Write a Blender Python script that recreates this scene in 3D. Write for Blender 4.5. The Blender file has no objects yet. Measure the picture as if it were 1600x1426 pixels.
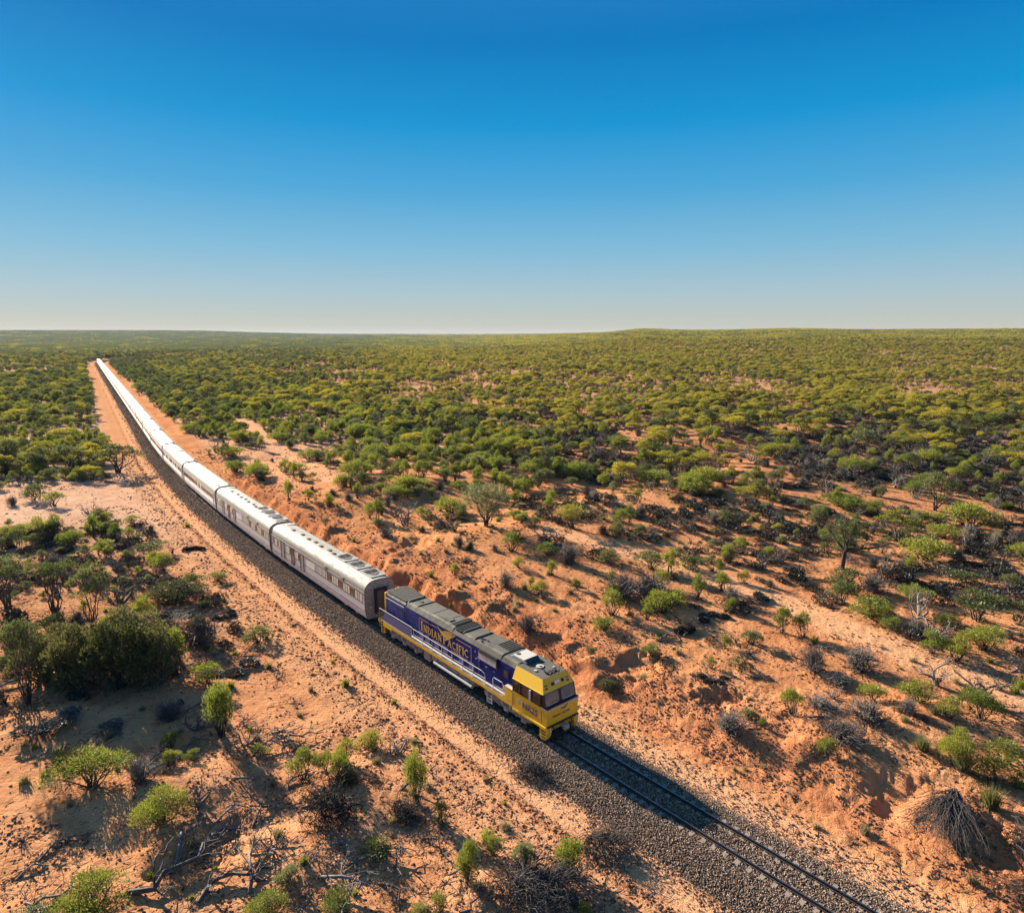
import bpy, bmesh, math, random
import numpy as np
from mathutils import Vector, Matrix, Euler

SC = bpy.context.scene
COL = SC.collection
RAD = math.radians

# ------------------------------------------------------------------ camera
CAM_H = 26.0                      # metres above the rail head
FPX = 1067.0                      # focal length in photograph pixels (1600 wide)
PITCH = math.atan((713.0 - 523.0) / FPX)
cam_data = bpy.data.cameras.new('camera')
cam = bpy.data.objects.new('camera', cam_data)
COL.objects.link(cam)
cam_data.sensor_width = 36.0
cam_data.lens = FPX / 1600.0 * 36.0
cam_data.clip_start = 0.5
cam_data.clip_end = 40000.0
cam.location = (0, 0, CAM_H)
cam.rotation_euler = (RAD(90) - PITCH, 0, 0)
SC.camera = cam

# ------------------------------------------------------------------ light
SUN_EL = RAD(19.6)
SUN_AZ_LEFT = RAD(42.5)           # sun stands this far left of the view axis (+Y)
world = bpy.data.worlds.new('World')
SC.world = world
world.use_nodes = True
nt = world.node_tree
nt.nodes.clear()
out = nt.nodes.new('ShaderNodeOutputWorld')
bg = nt.nodes.new('ShaderNodeBackground')
sky = nt.nodes.new('ShaderNodeTexSky')
sky.sky_type = 'NISHITA'
sky.sun_disc = False
sky.sun_elevation = SUN_EL
sky.sun_rotation = -SUN_AZ_LEFT
sky.altitude = 200
sky.air_density = 1.0
sky.dust_density = 0.3
sky.ozone_density = 4.0
# the photograph's polarised sky: deep blue down to a warm pale horizon, its zenith lifted to fill shadows, the physical sky (and its glow round the sun) mixed in
tc = nt.nodes.new('ShaderNodeTexCoord'); sx_ = nt.nodes.new('ShaderNodeSeparateXYZ')
nt.links.new(tc.outputs['Generated'], sx_.inputs[0])
rmp = nt.nodes.new('ShaderNodeValToRGB'); el_ = rmp.color_ramp.elements
SKY = [(0.0, (.58, .53, .44)), (0.02, (.52, .545, .49)), (0.055, (.405, .545, .60)), (0.115, (.220, .49, .68)), (0.19, (.075, .385, .685)), (0.27, (.004, .300, .665)), (0.36, (.000, .195, .540)), (0.55, (.040, .205, .505)), (1.0, (.125, .235, .480))]
while len(el_) < len(SKY): el_.new(0.5)
for e_, (p_, c_) in zip(el_, SKY): e_.position = p_; e_.color = (*c_, 1)
nt.links.new(sx_.outputs[2], rmp.inputs['Fac'])
mul = nt.nodes.new('ShaderNodeVectorMath'); mul.operation = 'SCALE'; mul.inputs['Scale'].default_value = 1.97
nt.links.new(rmp.outputs['Color'], mul.inputs[0])
mixs = nt.nodes.new('ShaderNodeMix'); mixs.data_type = 'RGBA'; mixs.inputs[0].default_value = 0.007
nt.links.new(mul.outputs[0], mixs.inputs[6]); nt.links.new(sky.outputs['Color'], mixs.inputs[7])
nt.links.new(mixs.outputs[2], bg.inputs['Color'])
bg.inputs['Strength'].default_value = 0.15
nt.links.new(bg.outputs['Background'], out.inputs['Surface'])

sun_data = bpy.data.lights.new('sun', 'SUN')
sun = bpy.data.objects.new('sun', sun_data)
COL.objects.link(sun)
sun_data.energy = 4.7
sun_data.angle = RAD(0.53)
sun_data.color = (1.0, 0.88, 0.70)
_sd = Vector((-math.sin(SUN_AZ_LEFT) * math.cos(SUN_EL), math.cos(SUN_AZ_LEFT) * math.cos(SUN_EL), math.sin(SUN_EL)))
sun.rotation_euler = _sd.to_track_quat('Z', 'Y').to_euler()

SC.view_settings.view_transform = 'Standard'
SC.view_settings.look = 'None'
SC.view_settings.exposure = 1.74
SC.view_settings.gamma = 1.0
SC.view_settings.use_curve_mapping = False
SC.render.engine = 'CYCLES'
SC.cycles.max_bounces = 6
SC.cycles.diffuse_bounces = 4
SC.cycles.glossy_bounces = 3
SC.cycles.transmission_bounces = 4
SC.cycles.transparent_max_bounces = 4
SC.cycles.volume_bounces = 0

# ------------------------------------------------------------------ numeric helpers
def smooth(a, b, x):
    t = np.clip((np.asarray(x, float) - a) / (b - a), 0.0, 1.0)
    return t * t * (3 - 2 * t)

def _hash(ix, iy, seed):
    h = (ix.astype(np.int64) * 374761393 + iy.astype(np.int64) * 668265263 + seed * 974634777) & 0x7fffffff
    h = (h ^ (h >> 13)) * 1274126177 & 0x7fffffff
    h = h ^ (h >> 16)
    return (h & 0xffff) / 65535.0

def vnoise(x, y, seed=0):
    x = np.asarray(x, float); y = np.asarray(y, float)
    ix = np.floor(x); iy = np.floor(y)
    fx = x - ix; fy = y - iy
    fx = fx * fx * fx * (fx * (fx * 6 - 15) + 10); fy = fy * fy * fy * (fy * (fy * 6 - 15) + 10)
    a = _hash(ix, iy, seed); b = _hash(ix + 1, iy, seed)
    c = _hash(ix, iy + 1, seed); d = _hash(ix + 1, iy + 1, seed)
    return (a + (b - a) * fx) * (1 - fy) + (c + (d - c) * fx) * fy

def fbm(x, y, seed=0, octv=4, lac=2.1, gain=0.5):
    s = 0; amp = 1; tot = 0
    c, si = math.cos(0.6), math.sin(0.6)
    for i in range(octv):
        s = s + amp * vnoise(x, y, seed + i * 17)
        tot += amp; amp *= gain
        x, y = (c * x - si * y) * lac, (si * x + c * y) * lac
    return s / tot                      # 0..1

# ------------------------------------------------------------------ the track's line
def heading(s):
    s = np.asarray(s, float)
    h = 40.7 - 0.06 * np.clip(s, 0, 145) - 0.075 * np.clip(s, -90, 0)
    h = h - 14 * smooth(690, 860, s) - 25 * smooth(860, 1300, s)
    return np.radians(h)
_ds = 0.5
_S = np.arange(-120, 1700, _ds)
_h = heading(_S)
_i0 = int(round(120 / _ds))
_X = np.concatenate([[0], np.cumsum(-np.sin(_h[:-1]) * _ds)]); _Y = np.concatenate([[0], np.cumsum(np.cos(_h[:-1]) * _ds)])
_X = _X - _X[_i0] + 3.37; _Y = _Y - _Y[_i0] + 41.1

def track_at(s):
    """centre point and angle theta: backwards direction is (-sin, cos), the away side is (cos, sin)"""
    return np.interp(s, _S, _X), np.interp(s, _S, _Y), np.interp(s, _S, _h)

def track_st(x, y):
    """distance along and signed offset (positive on the side away from the camera)"""
    x = np.asarray(x, float); y = np.asarray(y, float)
    s = np.interp(y, _Y, _S)
    for _ in range(4):
        cx = np.interp(s, _S, _X); cy = np.interp(s, _S, _Y); th = np.interp(s, _S, _h)
        ds = (x - cx) * -np.sin(th) + (y - cy) * np.cos(th)
        s = np.clip(s + ds, _S[0], _S[-1])
    cx = np.interp(s, _S, _X); cy = np.interp(s, _S, _Y); th = np.interp(s, _S, _h)
    t = (x - cx) * np.cos(th) + (y - cy) * np.sin(th)
    return s, t

def track_pt(s, t, z=0.0):
    x, y, th = track_at(s)
    return (float(x + t * math.cos(th)), float(y + t * math.sin(th)), z)

# ------------------------------------------------------------------ the ground's height
def bank_edge(s):
    return 6.6 + 1.5 * (fbm(s / 9.0, s * 0 + 3.3, 5, 3) - 0.5) + 0.9 * (vnoise(s / 2.1, s * 0 + 1.7, 9) - 0.5) + 1.5 * smooth(-2, -18, s)

HOLLOWS = []                         # eroded hollows: (x, y, radius, depth), filled below
MOUNDS = []
def ground(x, y):
    x = np.asarray(x, float); y = np.asarray(y, float)
    s, t = track_st(x, y)
    r = np.hypot(x, y) + 1e-6
    az = np.degrees(np.arctan2(x, y))
    # rolling country
    roll = 1.2 * (fbm(x / 70, y / 70, 21, 3) - 0.5) + 0.22 * (fbm(x / 14, y / 14, 22, 3) - 0.5)
    near = 1 - smooth(110, 260, r)
    hum = 0.13 * (fbm(x / 3.4, y / 3.4, 23, 4) - 0.45)
    off = smooth(10, 22, np.abs(t))
    fine = (1 - smooth(60, 150, r)) * (0.11 * (fbm(x / 1.1, y / 1.1, 24, 3) - 0.5) + 0.07 * (fbm(x / 0.33, y / 0.33, 25, 2) - 0.5))
    left = -0.92 + off * (0.75 + roll + hum * near)
    # right: a flat strip, then the worn bank
    e = bank_edge(s)
    gully = np.abs(fbm(s / 2.6 + t * 0.12, t / 7.0, 31, 3) - 0.5) * 2
    hgt = (0.95 + 0.9 * fbm(s / 17.0, s * 0 + 8.1, 33, 2)) * (1 - 0.75 * smooth(92, 118, s)) * (1 - 0.25 * smooth(5, -25, s))
    scarp = smooth(12, 26, s) * (1 - smooth(84, 98, s))
    hgt = hgt * (1 + 0.18 * scarp)
    w = (0.7 + 2.4 * fbm(s / 6.0, s * 0 + 4.4, 35, 2)) * (1 - 0.30 * scarp) + 1.2 * smooth(10, -10, s)
    step = smooth(0, 1, (t - e - 0.8 * gully) / w)
    terr = step * (1 - (0.38 - 0.38 * smooth(0.25, 0.85, gully)) * (1 - smooth(9, 15, t)))
    right = -0.78 + hgt * terr * 1.15 + smooth(9, 30, t) * (0.7 + roll + hum * near)
    bankrough = near * smooth(4.2, 6.5, t) * (1 - smooth(12, 22, t)) * (0.17 * (np.abs(fbm(x / 1.5, y / 1.5, 37, 4) - 0.5) * 2) ** 0.8 - 0.12 + 0.26 * (0.5 - np.abs(fbm(x / 0.7 + 0.3 * t, y / 0.7, 38, 4) - 0.5)) ** 2.0)
    right = right + bankrough
    k = smooth(-1.0, 1.0, t)
    z = left * (1 - k) + right * k
    fl = np.where(t > 0, 0.45 + 0.55 * smooth(4, 6, t), 0.3 + 0.7 * smooth(-5.0, -6.5, t))
    z = z + fine * fl
    # wheel ruts and the little windrows of the service road
    rut = lambda c, wd: np.exp(-((t - c) / wd) ** 2)
    z = z + near * (0.14 * rut(-5.65, 0.35) * (0.4 + fbm(s / 3, t, 41, 2)) + 0.08 * rut(-3.5, 0.3) * (0.3 + fbm(s / 2, t, 42, 2)) - 0.085 * rut(-3.95, 0.2) - 0.085 * rut(-5.05, 0.2))
    for (hx, hy, hr, hd) in HOLLOWS:
        d = np.hypot(x - hx, y - hy) + 3.2 * (fbm(x / 1.5, y / 1.5, 51, 4) - 0.5)
        z = z - hd * (1 - smooth(hr * 0.45, hr, d))
    for (hx, hy, hr, hd) in MOUNDS:
        d = np.hypot(x - hx, y - hy) + 1.2 * (fbm(x / 1.7, y / 1.7, 52, 3) - 0.5)
        z = z + hd * (1 - smooth(0, hr, d))
    # far country
    wr = smooth(-6, 14, az)
    hill = wr * (36.0 * smooth(220, 2300, r) + 6 * (fbm(x / 260, y / 260, 61, 3) - 0.5) * smooth(300, 1200, r))
    hill = hill + 6.0 * np.exp(-((az - 10.8) / 1.5) ** 2) * smooth(800, 1500, r) + 4.0 * np.exp(-((az - 22) / 3.0) ** 2) * smooth(1000, 1800, r)
    lf = smooth(-14, -27, az)
    ridge = lf * (-2.0 * smooth(200, 700, r) + 54.0 * smooth(2600, 6200, r)) + (1 - lf) * (1 - wr) * 25.0 * smooth(900, 6500, r)
    ridge = ridge + 15 * (fbm(x / 1000, y / 1000, 63, 4) - 0.5) * smooth(1200, 4500, r)
    onlytrack = smooth(6, 90, np.abs(t))
    z = z + (hill + ridge) * np.where(r < 1500, onlytrack, 1)
    return z

_sa, _ca = math.sin(PITCH), math.cos(PITCH)
def unproject(px, py):
    """the point of the ground that a pixel of the 1600 x 1426 photograph looks at"""
    u = (px - 800.0) / FPX; v = (713.0 - py) / FPX
    d = np.array([u, _ca + v * _sa, -_sa + v * _ca])
    z = -0.5
    for _ in range(12):
        tt = (z - CAM_H) / d[2]
        x, y = d[0] * tt, d[1] * tt
        z = 0.5 * z + 0.5 * float(ground(np.array([x]), np.array([y]))[0])
    return x, y, float(ground(np.array([x]), np.array([y]))[0])

def project(x, y, z):
    dx = np.asarray(x, float); dy = np.asarray(y, float); dz = np.asarray(z, float) - CAM_H
    depth = dy * _ca - dz * _sa
    up = dy * _sa + dz * _ca
    depth = np.maximum(depth, 0.1)
    return 800 + FPX * dx / depth, 713 - FPX * up / depth, depth

for px, py, r_, d_ in ((1388, 1222, 2.0, 0.4), (1545, 1330, 1.6, 0.35), (1000, 1040, 2.0, 0.5), (1120, 1085, 1.6, 0.5), (640, 850, 3.0, 0.7), (300, 1330, 2.6, 0.5)):
    hx, hy, _ = unproject(px, py)
    HOLLOWS.append((hx, hy, r_, d_))
for px, py, r_, d_ in ((75, 1128, 4.2, 0.7), (180, 1160, 2.4, 0.35), (290, 1230, 5, 0.6), (560, 1240, 5, 0.5), (800, 1385, 3.5, 0.5), (470, 1330, 4, .4), (1480, 1290, 3, .6), (1440, 1130, 5, .5)):
    hx, hy, _ = unproject(px, py)
    MOUNDS.append((hx, hy, r_, d_))

# ------------------------------------------------------------------ materials
def mat(name):
    m = bpy.data.materials.new(name)
    m.use_nodes = True
    m.node_tree.nodes.clear()
    return m, m.node_tree

class N:
    """tiny node helper"""
    def __init__(self, tree): self.t = tree
    def new(self, typ, **kw):
        n = self.t.nodes.new(typ)
        for k, v in kw.items(): setattr(n, k, v)
        return n
    def link(self, a, b): self.t.links.new(a, b)
    def noise(self, scale, detail=4, rough=0.55, vec=None, dist=0.0):
        n = self.new('ShaderNodeTexNoise'); n.inputs['Scale'].default_value = scale
        n.inputs['Detail'].default_value = detail; n.inputs['Roughness'].default_value = rough
        n.inputs['Distortion'].default_value = dist
        if vec: self.link(vec, n.inputs['Vector'])
        return n.outputs['Fac']
    def ramp(self, fac, stops):
        n = self.new('ShaderNodeValToRGB'); e = n.color_ramp.elements
        while len(e) < len(stops): e.new(0.5)
        for el, (p, c) in zip(e, stops):
            el.position = p; el.color = (c, c, c, 1) if isinstance(c, (int, float)) else (*c, 1)
        self.link(fac, n.inputs['Fac']); return n.outputs['Color']
    def mix(self, fac, a, b, mode='MIX'):
        n = self.new('ShaderNodeMix', data_type='RGBA', blend_type=mode)
        for sock, v in ((n.inputs[0], fac), (n.inputs[6], a), (n.inputs[7], b)):
            if hasattr(v, 'is_output'): self.link(v, sock)
            elif isinstance(v, (int, float)) and sock.type == 'VALUE': sock.default_value = v
            else: sock.default_value = (v, v, v, 1) if isinstance(v, (int, float)) else (*v, 1)
        return n.outputs[2]
    def math(self, op, a, b=0.0):
        n = self.new('ShaderNodeMath', operation=op)
        for sock, v in ((n.inputs[0], a), (n.inputs[1], b)):
            if hasattr(v, 'is_output'): self.link(v, sock)
            else: sock.default_value = v
        return n.outputs[0]
    def attr(self, name):
        n = self.new('ShaderNodeAttribute'); n.attribute_name = name; return n.outputs['Fac']
    def bump(self, h, strength, dist):
        n = self.new('ShaderNodeBump'); n.inputs['Strength'].default_value = strength; n.inputs['Distance'].default_value = dist
        self.link(h, n.inputs['Height']); return n.outputs['Normal']
    def pos(self): return self.new('ShaderNodeNewGeometry').outputs['Position']
    def obj(self): return self.new('ShaderNodeTexCoord').outputs['Object']

def principled(name, color=None, rough=0.6, metal=0.0, spec=0.5, build=None):
    m, t = mat(name); n = N(t)
    b = n.new('ShaderNodeBsdfPrincipled'); o = n.new('ShaderNodeOutputMaterial')
    n.link(b.outputs[0], o.inputs['Surface'])
    b.inputs['Roughness'].default_value = rough; b.inputs['Metallic'].default_value = metal
    b.inputs['Specular IOR Level'].default_value = spec
    if color is not None: b.inputs['Base Color'].default_value = (*color, 1)
    if build: build(n, b)
    return m

def weathered(name, color, dirt=(0.16, 0.10, 0.07), amt=0.35, rough=0.5, metal=0.0, scale=3.0, spec=0.5):
    def build(n, b):
        p = n.obj()
        f = n.ramp(n.noise(scale, 6, 0.65, p), [(0.42, 0.0), (0.75, 1.0)])
        f2 = n.ramp(n.noise(scale * 7, 3, 0.6, p), [(0.35, 0.0), (0.8, 1.0)])
        ff = n.math('MULTIPLY', n.math('ADD', f, n.math('MULTIPLY', f2, 0.5)), amt)
        n.link(n.mix(ff, color, dirt), b.inputs['Base Color'])
        n.link(n.math('ADD', n.math('MULTIPLY', f, 0.25), rough), b.inputs['Roughness'])
    return principled(name, None, rough, metal, spec, build)

def leaf_mat(name, c1, c2, c3, trans=0.42, gloss=0.025):
    """c1..c3: the tints of single leaves and of whole plants of the kind"""
    m, t = mat(name); n = N(t)
    geo = n.new('ShaderNodeNewGeometry'); oi = n.new('ShaderNodeObjectInfo')
    r = n.math('ADD', n.math('MULTIPLY', geo.outputs['Random Per Island'], 0.45), n.math('MULTIPLY', oi.outputs['Random'], 0.6))
    col = n.ramp(r, [(0.12, c1), (0.5, c2), (0.92, c3)])
    d = n.new('ShaderNodeBsdfDiffuse'); tr = n.new('ShaderNodeBsdfTranslucent'); g = n.new('ShaderNodeBsdfGlossy')
    g.inputs['Roughness'].default_value = 0.45; g.inputs['Color'].default_value = (0.9, 0.9, 0.85, 1)
    n.link(col, d.inputs['Color'])
    bright = n.mix(1.0, col, (1.25, 1.25, 0.9), 'MULTIPLY')
    n.link(bright, tr.inputs['Color'])
    mx = n.new('ShaderNodeMixShader'); mx.inputs[0].default_value = trans
    n.link(d.outputs[0], mx.inputs[1]); n.link(tr.outputs[0], mx.inputs[2])
    m2 = n.new('ShaderNodeMixShader'); m2.inputs[0].default_value = gloss
    n.link(mx.outputs[0], m2.inputs[1]); n.link(g.outputs[0], m2.inputs[2])
    o = n.new('ShaderNodeOutputMaterial'); n.link(m2.outputs[0], o.inputs['Surface'])
    return m

def wood_mat(name, c1, c2):
    def build(n, b):
        oi = n.new('ShaderNodeObjectInfo')
        p = n.obj()
        f = n.math('ADD', n.math('MULTIPLY', n.noise(6, 3, 0.6, p), 0.7), n.math('MULTIPLY', oi.outputs['Random'], 0.3))
        n.link(n.ramp(f, [(0.3, c1), (0.7, c2)]), b.inputs['Base Color'])
    return principled(name, None, 0.85, 0, 0.2, build)

M = {}
M['leaf_mallee'] = leaf_mat('mallee_leaves', (0.115, 0.125, 0.026), (0.245, 0.220, 0.034), (0.365, 0.295, 0.038), 0.5)
M['leaf_olive'] = leaf_mat('olive_leaves', (0.062, 0.078, 0.032), (0.102, 0.118, 0.048), (0.150, 0.152, 0.064), 0.42)
M['leaf_green'] = leaf_mat('green_leaves', (0.095, 0.125, 0.028), (0.160, 0.185, 0.034), (0.255, 0.250, 0.040), 0.45)
M['leaf_dark'] = leaf_mat('dark_leaves', (0.045, 0.055, 0.022), (0.105, 0.105, 0.042), (0.260, 0.220, 0.105), 0.28)
M['leaf_pale'] = leaf_mat('pale_leaves', (0.115, 0.135, 0.065), (0.170, 0.185, 0.095), (0.230, 0.225, 0.120), 0.35)
M['leaf_salt'] = leaf_mat('charcoal_leaves', (0.030, 0.027, 0.024), (0.062, 0.057, 0.050), (0.135, 0.125, 0.108), 0.08)
M['leaf_dry'] = leaf_mat('dry_grass', (0.16, 0.12, 0.07), (0.27, 0.21, 0.12), (0.36, 0.30, 0.18), 0.3)
M['wood_dark'] = wood_mat('dark_bark', (0.035, 0.027, 0.022), (0.115, 0.092, 0.080))
M['wood_grey'] = wood_mat('grey_dead_wood', (0.070, 0.060, 0.055), (0.215, 0.188, 0.172))
M['twig'] = wood_mat('dry_twigs', (0.095, 0.080, 0.072), (0.245, 0.210, 0.188))

def soil_build(n, b):
    p = n.pos()
    big = n.noise(0.05, 4, 0.6, p)
    mid = n.noise(0.45, 6, 0.62, p)
    sm = n.noise(3.2, 5, 0.65, p)
    gr = n.noise(14.0, 3, 0.6, p)
    base = n.ramp(mid, [(0.30, (0.450, 0.178, 0.071)), (0.50, (0.580, 0.258, 0.110)), (0.72, (0.670, 0.335, 0.160))])
    base = n.mix(n.ramp(big, [(0.40, 0.0), (0.65, 0.45)]), base, (0.430, 0.165, 0.072))
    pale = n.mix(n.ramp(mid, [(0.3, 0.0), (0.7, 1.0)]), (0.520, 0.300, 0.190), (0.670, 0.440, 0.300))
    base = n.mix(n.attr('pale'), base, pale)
    road = n.mix(n.ramp(sm, [(0.3, 0.0), (0.7, 1.0)]), (0.590, 0.300, 0.150), (0.690, 0.380, 0.205))
    base = n.mix(n.math('MULTIPLY', n.attr('road'), 0.75), base, road)
    # dark leaf litter and broken crust
    lit = n.math('MULTIPLY', n.attr('litter'), n.ramp(n.math('ADD', n.math('MULTIPLY', sm, 0.6), n.math('MULTIPLY', gr, 0.45)), [(0.50, 0.0), (0.58, 1.0)]))
    base = n.mix(n.math('MULTIPLY', lit, 0.8), base, (0.130, 0.065, 0.045))
    bank = n.math('MULTIPLY', n.attr('bank'), n.ramp(sm, [(0.25, 0.5), (0.7, 1.0)]))
    base = n.mix(n.math('MULTIPLY', bank, 0.8), base, (0.430, 0.150, 0.066))
    far = n.mix(n.ramp(n.noise(0.02, 5, 0.6, p), [(0.35, 0.0), (0.65, 1.0)]), (0.060, 0.060, 0.026), (0.105, 0.080, 0.042))
    base = n.mix(n.attr('scrub'), base, far)
    base = n.mix(0.35, base, n.mix(n.ramp(gr, [(0.3, 0.0), (0.7, 1.0)]), 0.72, 1.25), 'MULTIPLY')
    n.link(base, b.inputs['Base Color'])
    hgt = n.math('ADD', n.math('MULTIPLY', sm, 1.0), n.math('MULTIPLY', gr, 0.35))
    n.link(n.bump(hgt, 0.75, 0.16), b.inputs['Normal'])
M['soil'] = principled('red_soil', None, 1.0, 0, 0.0, soil_build)

def ballast_build(n, b):
    p = n.pos()
    v = n.new('ShaderNodeTexVoronoi'); v.inputs['Scale'].default_value = 8.0; n.link(p, v.inputs['Vector'])
    rnd = n.new('ShaderNodeSeparateColor'); n.link(v.outputs['Color'], rnd.inputs[0])
    c = n.ramp(rnd.outputs[0], [(0.0, (0.046, 0.031, 0.022)), (0.6, (0.110, 0.078, 0.057)), (1.0, (0.20, 0.145, 0.105))])
    c = n.mix(n.ramp(n.noise(0.35, 4, 0.6, p), [(0.45, 0.0), (0.7, 0.35)]), c, (0.17, 0.12, 0.085))
    n.link(c, b.inputs['Base Color'])
    n.link(n.bump(n.math('SUBTRACT', 1.0, v.outputs['Distance']), 1.0, 0.09), b.inputs['Normal'])
M['ballast'] = principled('ballast_rock', None, 1.0, 0, 0.0, ballast_build)
def stone_build(n, b):
    oi = n.new('ShaderNodeObjectInfo')
    c = n.ramp(oi.outputs['Random'], [(0.0, (0.100, 0.062, 0.042)), (0.55, (0.245, 0.165, 0.115)), (0.85, (0.370, 0.258, 0.180)), (1.0, (0.55, 0.43, 0.33))])
    n.link(c, b.inputs['Base Color'])
M['stone'] = principled('ballast_stone', None, 0.9, 0, 0.15, stone_build)
def clod_build(n, b):
    oi = n.new('ShaderNodeObjectInfo')
    c = n.ramp(oi.outputs['Random'], [(0.0, (0.070, 0.042, 0.034)), (0.35, (0.15, 0.070, 0.044)), (0.6, (0.33, 0.13, 0.060)), (1.0, (0.47, 0.20, 0.09))])
    n.link(c, b.inputs['Base Color'])
M['clod'] = principled('soil_clods', None, 0.95, 0, 0.1, clod_build)

# train
def fluted(name, col, rough, scale_z=9.0, streak=0.5, metal=0.9):
    def build(n, b):
        p = n.obj()
        sep = n.new('ShaderNodeSeparateXYZ'); n.link(p, sep.inputs[0])
        st = n.new('ShaderNodeMapping'); st.inputs['Scale'].default_value = (0.55, 2.2, 2.2); n.link(p, st.inputs[0])
        d = n.ramp(n.noise(1.6, 6, 0.7, st.outputs[0]), [(0.42, 0.0), (0.72, 1.0)])
        n.link(n.mix(n.math('MULTIPLY', d, streak), col, (0.20, 0.155, 0.12)), b.inputs['Base Color'])
        n.link(n.math('ADD', n.math('MULTIPLY', d, 0.25), rough), b.inputs['Roughness'])
        w = n.math('SINE', n.math('MULTIPLY', sep.outputs[2], 6.283 * scale_z))
        n.link(n.bump(w, 0.25, 0.015), b.inputs['Normal'])
    return principled(name, None, rough, metal, 0.5, build)
M['steel_side'] = fluted('fluted_stainless_side', (0.90, 0.87, 0.83), 0.45, metal=0.12)
M['steel_roof'] = fluted('stainless_roof', (0.29, 0.275, 0.245), 0.62, 0.0, 0.95, metal=0.45)
M['steel_dull'] = weathered('dull_steel', (0.36, 0.34, 0.32), (0.20, 0.14, 0.10), 0.6, 0.5, 0.6)
M['blue_panel'] = weathered('grey_blue_panel', (0.58, 0.565, 0.555), (0.40, 0.36, 0.33), 0.35, 0.45, 0.1)
M['car_end'] = weathered('carriage_end', (0.42, 0.36, 0.30), (0.10, 0.07, 0.05), 0.7, 0.55, 0.3)
M['brown_line'] = principled('brown_trim', (0.16, 0.10, 0.075), 0.6)
M['curtain'] = weathered('cream_blind', (0.80, 0.74, 0.58), (0.5, 0.42, 0.32), 0.4, 0.3)
M['glass'] = principled('dark_glass', (0.02, 0.022, 0.025), 0.06, 0, 0.6)
M['glass_brown'] = principled('brown_glass', (0.055, 0.036, 0.028), 0.12, 0, 0.6)
M['screen'] = principled('windscreen_glass', (0.150, 0.170, 0.150), 0.05, 0, 0.9)
M['rubber'] = principled('black_rubber', (0.016, 0.015, 0.015), 0.75)
M['black'] = principled('black_paint', (0.015, 0.015, 0.017), 0.5)
M['bogie'] = weathered('dusty_iron', (0.42, 0.345, 0.30), (0.17, 0.12, 0.09), 0.5, 0.75)
M['wheel'] = weathered('wheel_steel', (0.10, 0.085, 0.08), (0.05, 0.04, 0.035), 0.6, 0.5, 0.4)
M['tank'] = weathered('grey_tank', (0.42, 0.40, 0.40), (0.18, 0.14, 0.12), 0.5, 0.45)
M['yellow'] = weathered('loco_yellow', (0.88, 0.51, 0.020), (0.45, 0.25, 0.04), 0.25, 0.38, 0, 1.6)
M['gold'] = weathered('gold_lettering', (0.72, 0.42, 0.05), (0.35, 0.22, 0.08), 0.3, 0.5, 0, 4)
M['roof_grey'] = weathered('loco_roof_grey', (0.092, 0.084, 0.066), (0.040, 0.034, 0.026), 0.7, 0.7, 0, 1.3)
M['mesh_dark'] = weathered('radiator_mesh', (0.055, 0.048, 0.040), (0.10, 0.085, 0.065), 0.6, 0.8, 0, 4)
M['rail_white'] = principled('handrail_grey', (0.60, 0.57, 0.58), 0.45)
M['deck'] = weathered('walkway_plate', (0.46, 0.43, 0.40), (0.25, 0.19, 0.15), 0.5, 0.7)
M['pod'] = weathered('pod_cream', (0.56, 0.52, 0.46), (0.3, 0.25, 0.2), 0.4, 0.5)
M['purple'] = principled('purple_print', (0.085, 0.050, 0.150), 0.5)
M['lamp_glass'] = principled('lamp_glass', (0.85, 0.85, 0.82), 0.15)
M['red_paint'] = principled('red_handle', (0.45, 0.03, 0.02), 0.5)
def livery(n, b):
    p = n.obj()
    sep = n.new('ShaderNodeSeparateXYZ'); n.link(p, sep.inputs[0])
    back = n.ramp(n.math('MULTIPLY', n.math('ADD', n.math('MULTIPLY', sep.outputs[0], -1.0), 0.0), 0.1), [(0.30, 0.0), (0.72, 1.0)])
    blue = n.mix(n.ramp(n.noise(1.3, 5, 0.65, p), [(0.4, 0.0), (0.75, 0.6)]), (0.001, 0.012, 0.140), (0.008, 0.030, 0.195))
    violet = n.mix(n.ramp(n.noise(2.1, 5, 0.6, p), [(0.35, 0.0), (0.6, 1.0)]), (0.100, 0.108, 0.270), (0.050, 0.066, 0.225))
    band = n.math('MULTIPLY', n.ramp(n.noise(2.6, 2, 0.5, p, 1.2), [(0.46, 0.0), (0.54, 1.0)]), n.ramp(n.math('MULTIPLY', sep.outputs[2], 0.25), [(0.48, 1.0), (0.82, 0.0)]))
    art = n.mix(band, violet, (0.001, 0.014, 0.120))
    c = n.mix(back, blue, art)
    grime = n.ramp(n.noise(9, 3, 0.7, p), [(0.55, 0.0), (0.8, 0.5)])
    n.link(n.mix(grime, c, (0.045, 0.055, 0.130)), b.inputs['Base Color'])
M['livery'] = principled('blue_livery', None, 0.5, 0, 0.12, livery)
M['violet_panel'] = weathered('violet_panel', (0.105, 0.112, 0.245), (0.11, 0.10, 0.16), 0.5, 0.5)
M['sleeper'] = weathered('concrete_sleeper', (0.29, 0.225, 0.175), (0.17, 0.11, 0.08), 0.6, 0.85)
M['rail_side'] = weathered('rusty_rail', (0.045, 0.034, 0.030), (0.09, 0.055, 0.04), 0.5, 0.6, 0.2)
M['rail_head'] = principled('polished_rail', (0.32, 0.31, 0.30), 0.32, 1.0)

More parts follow.
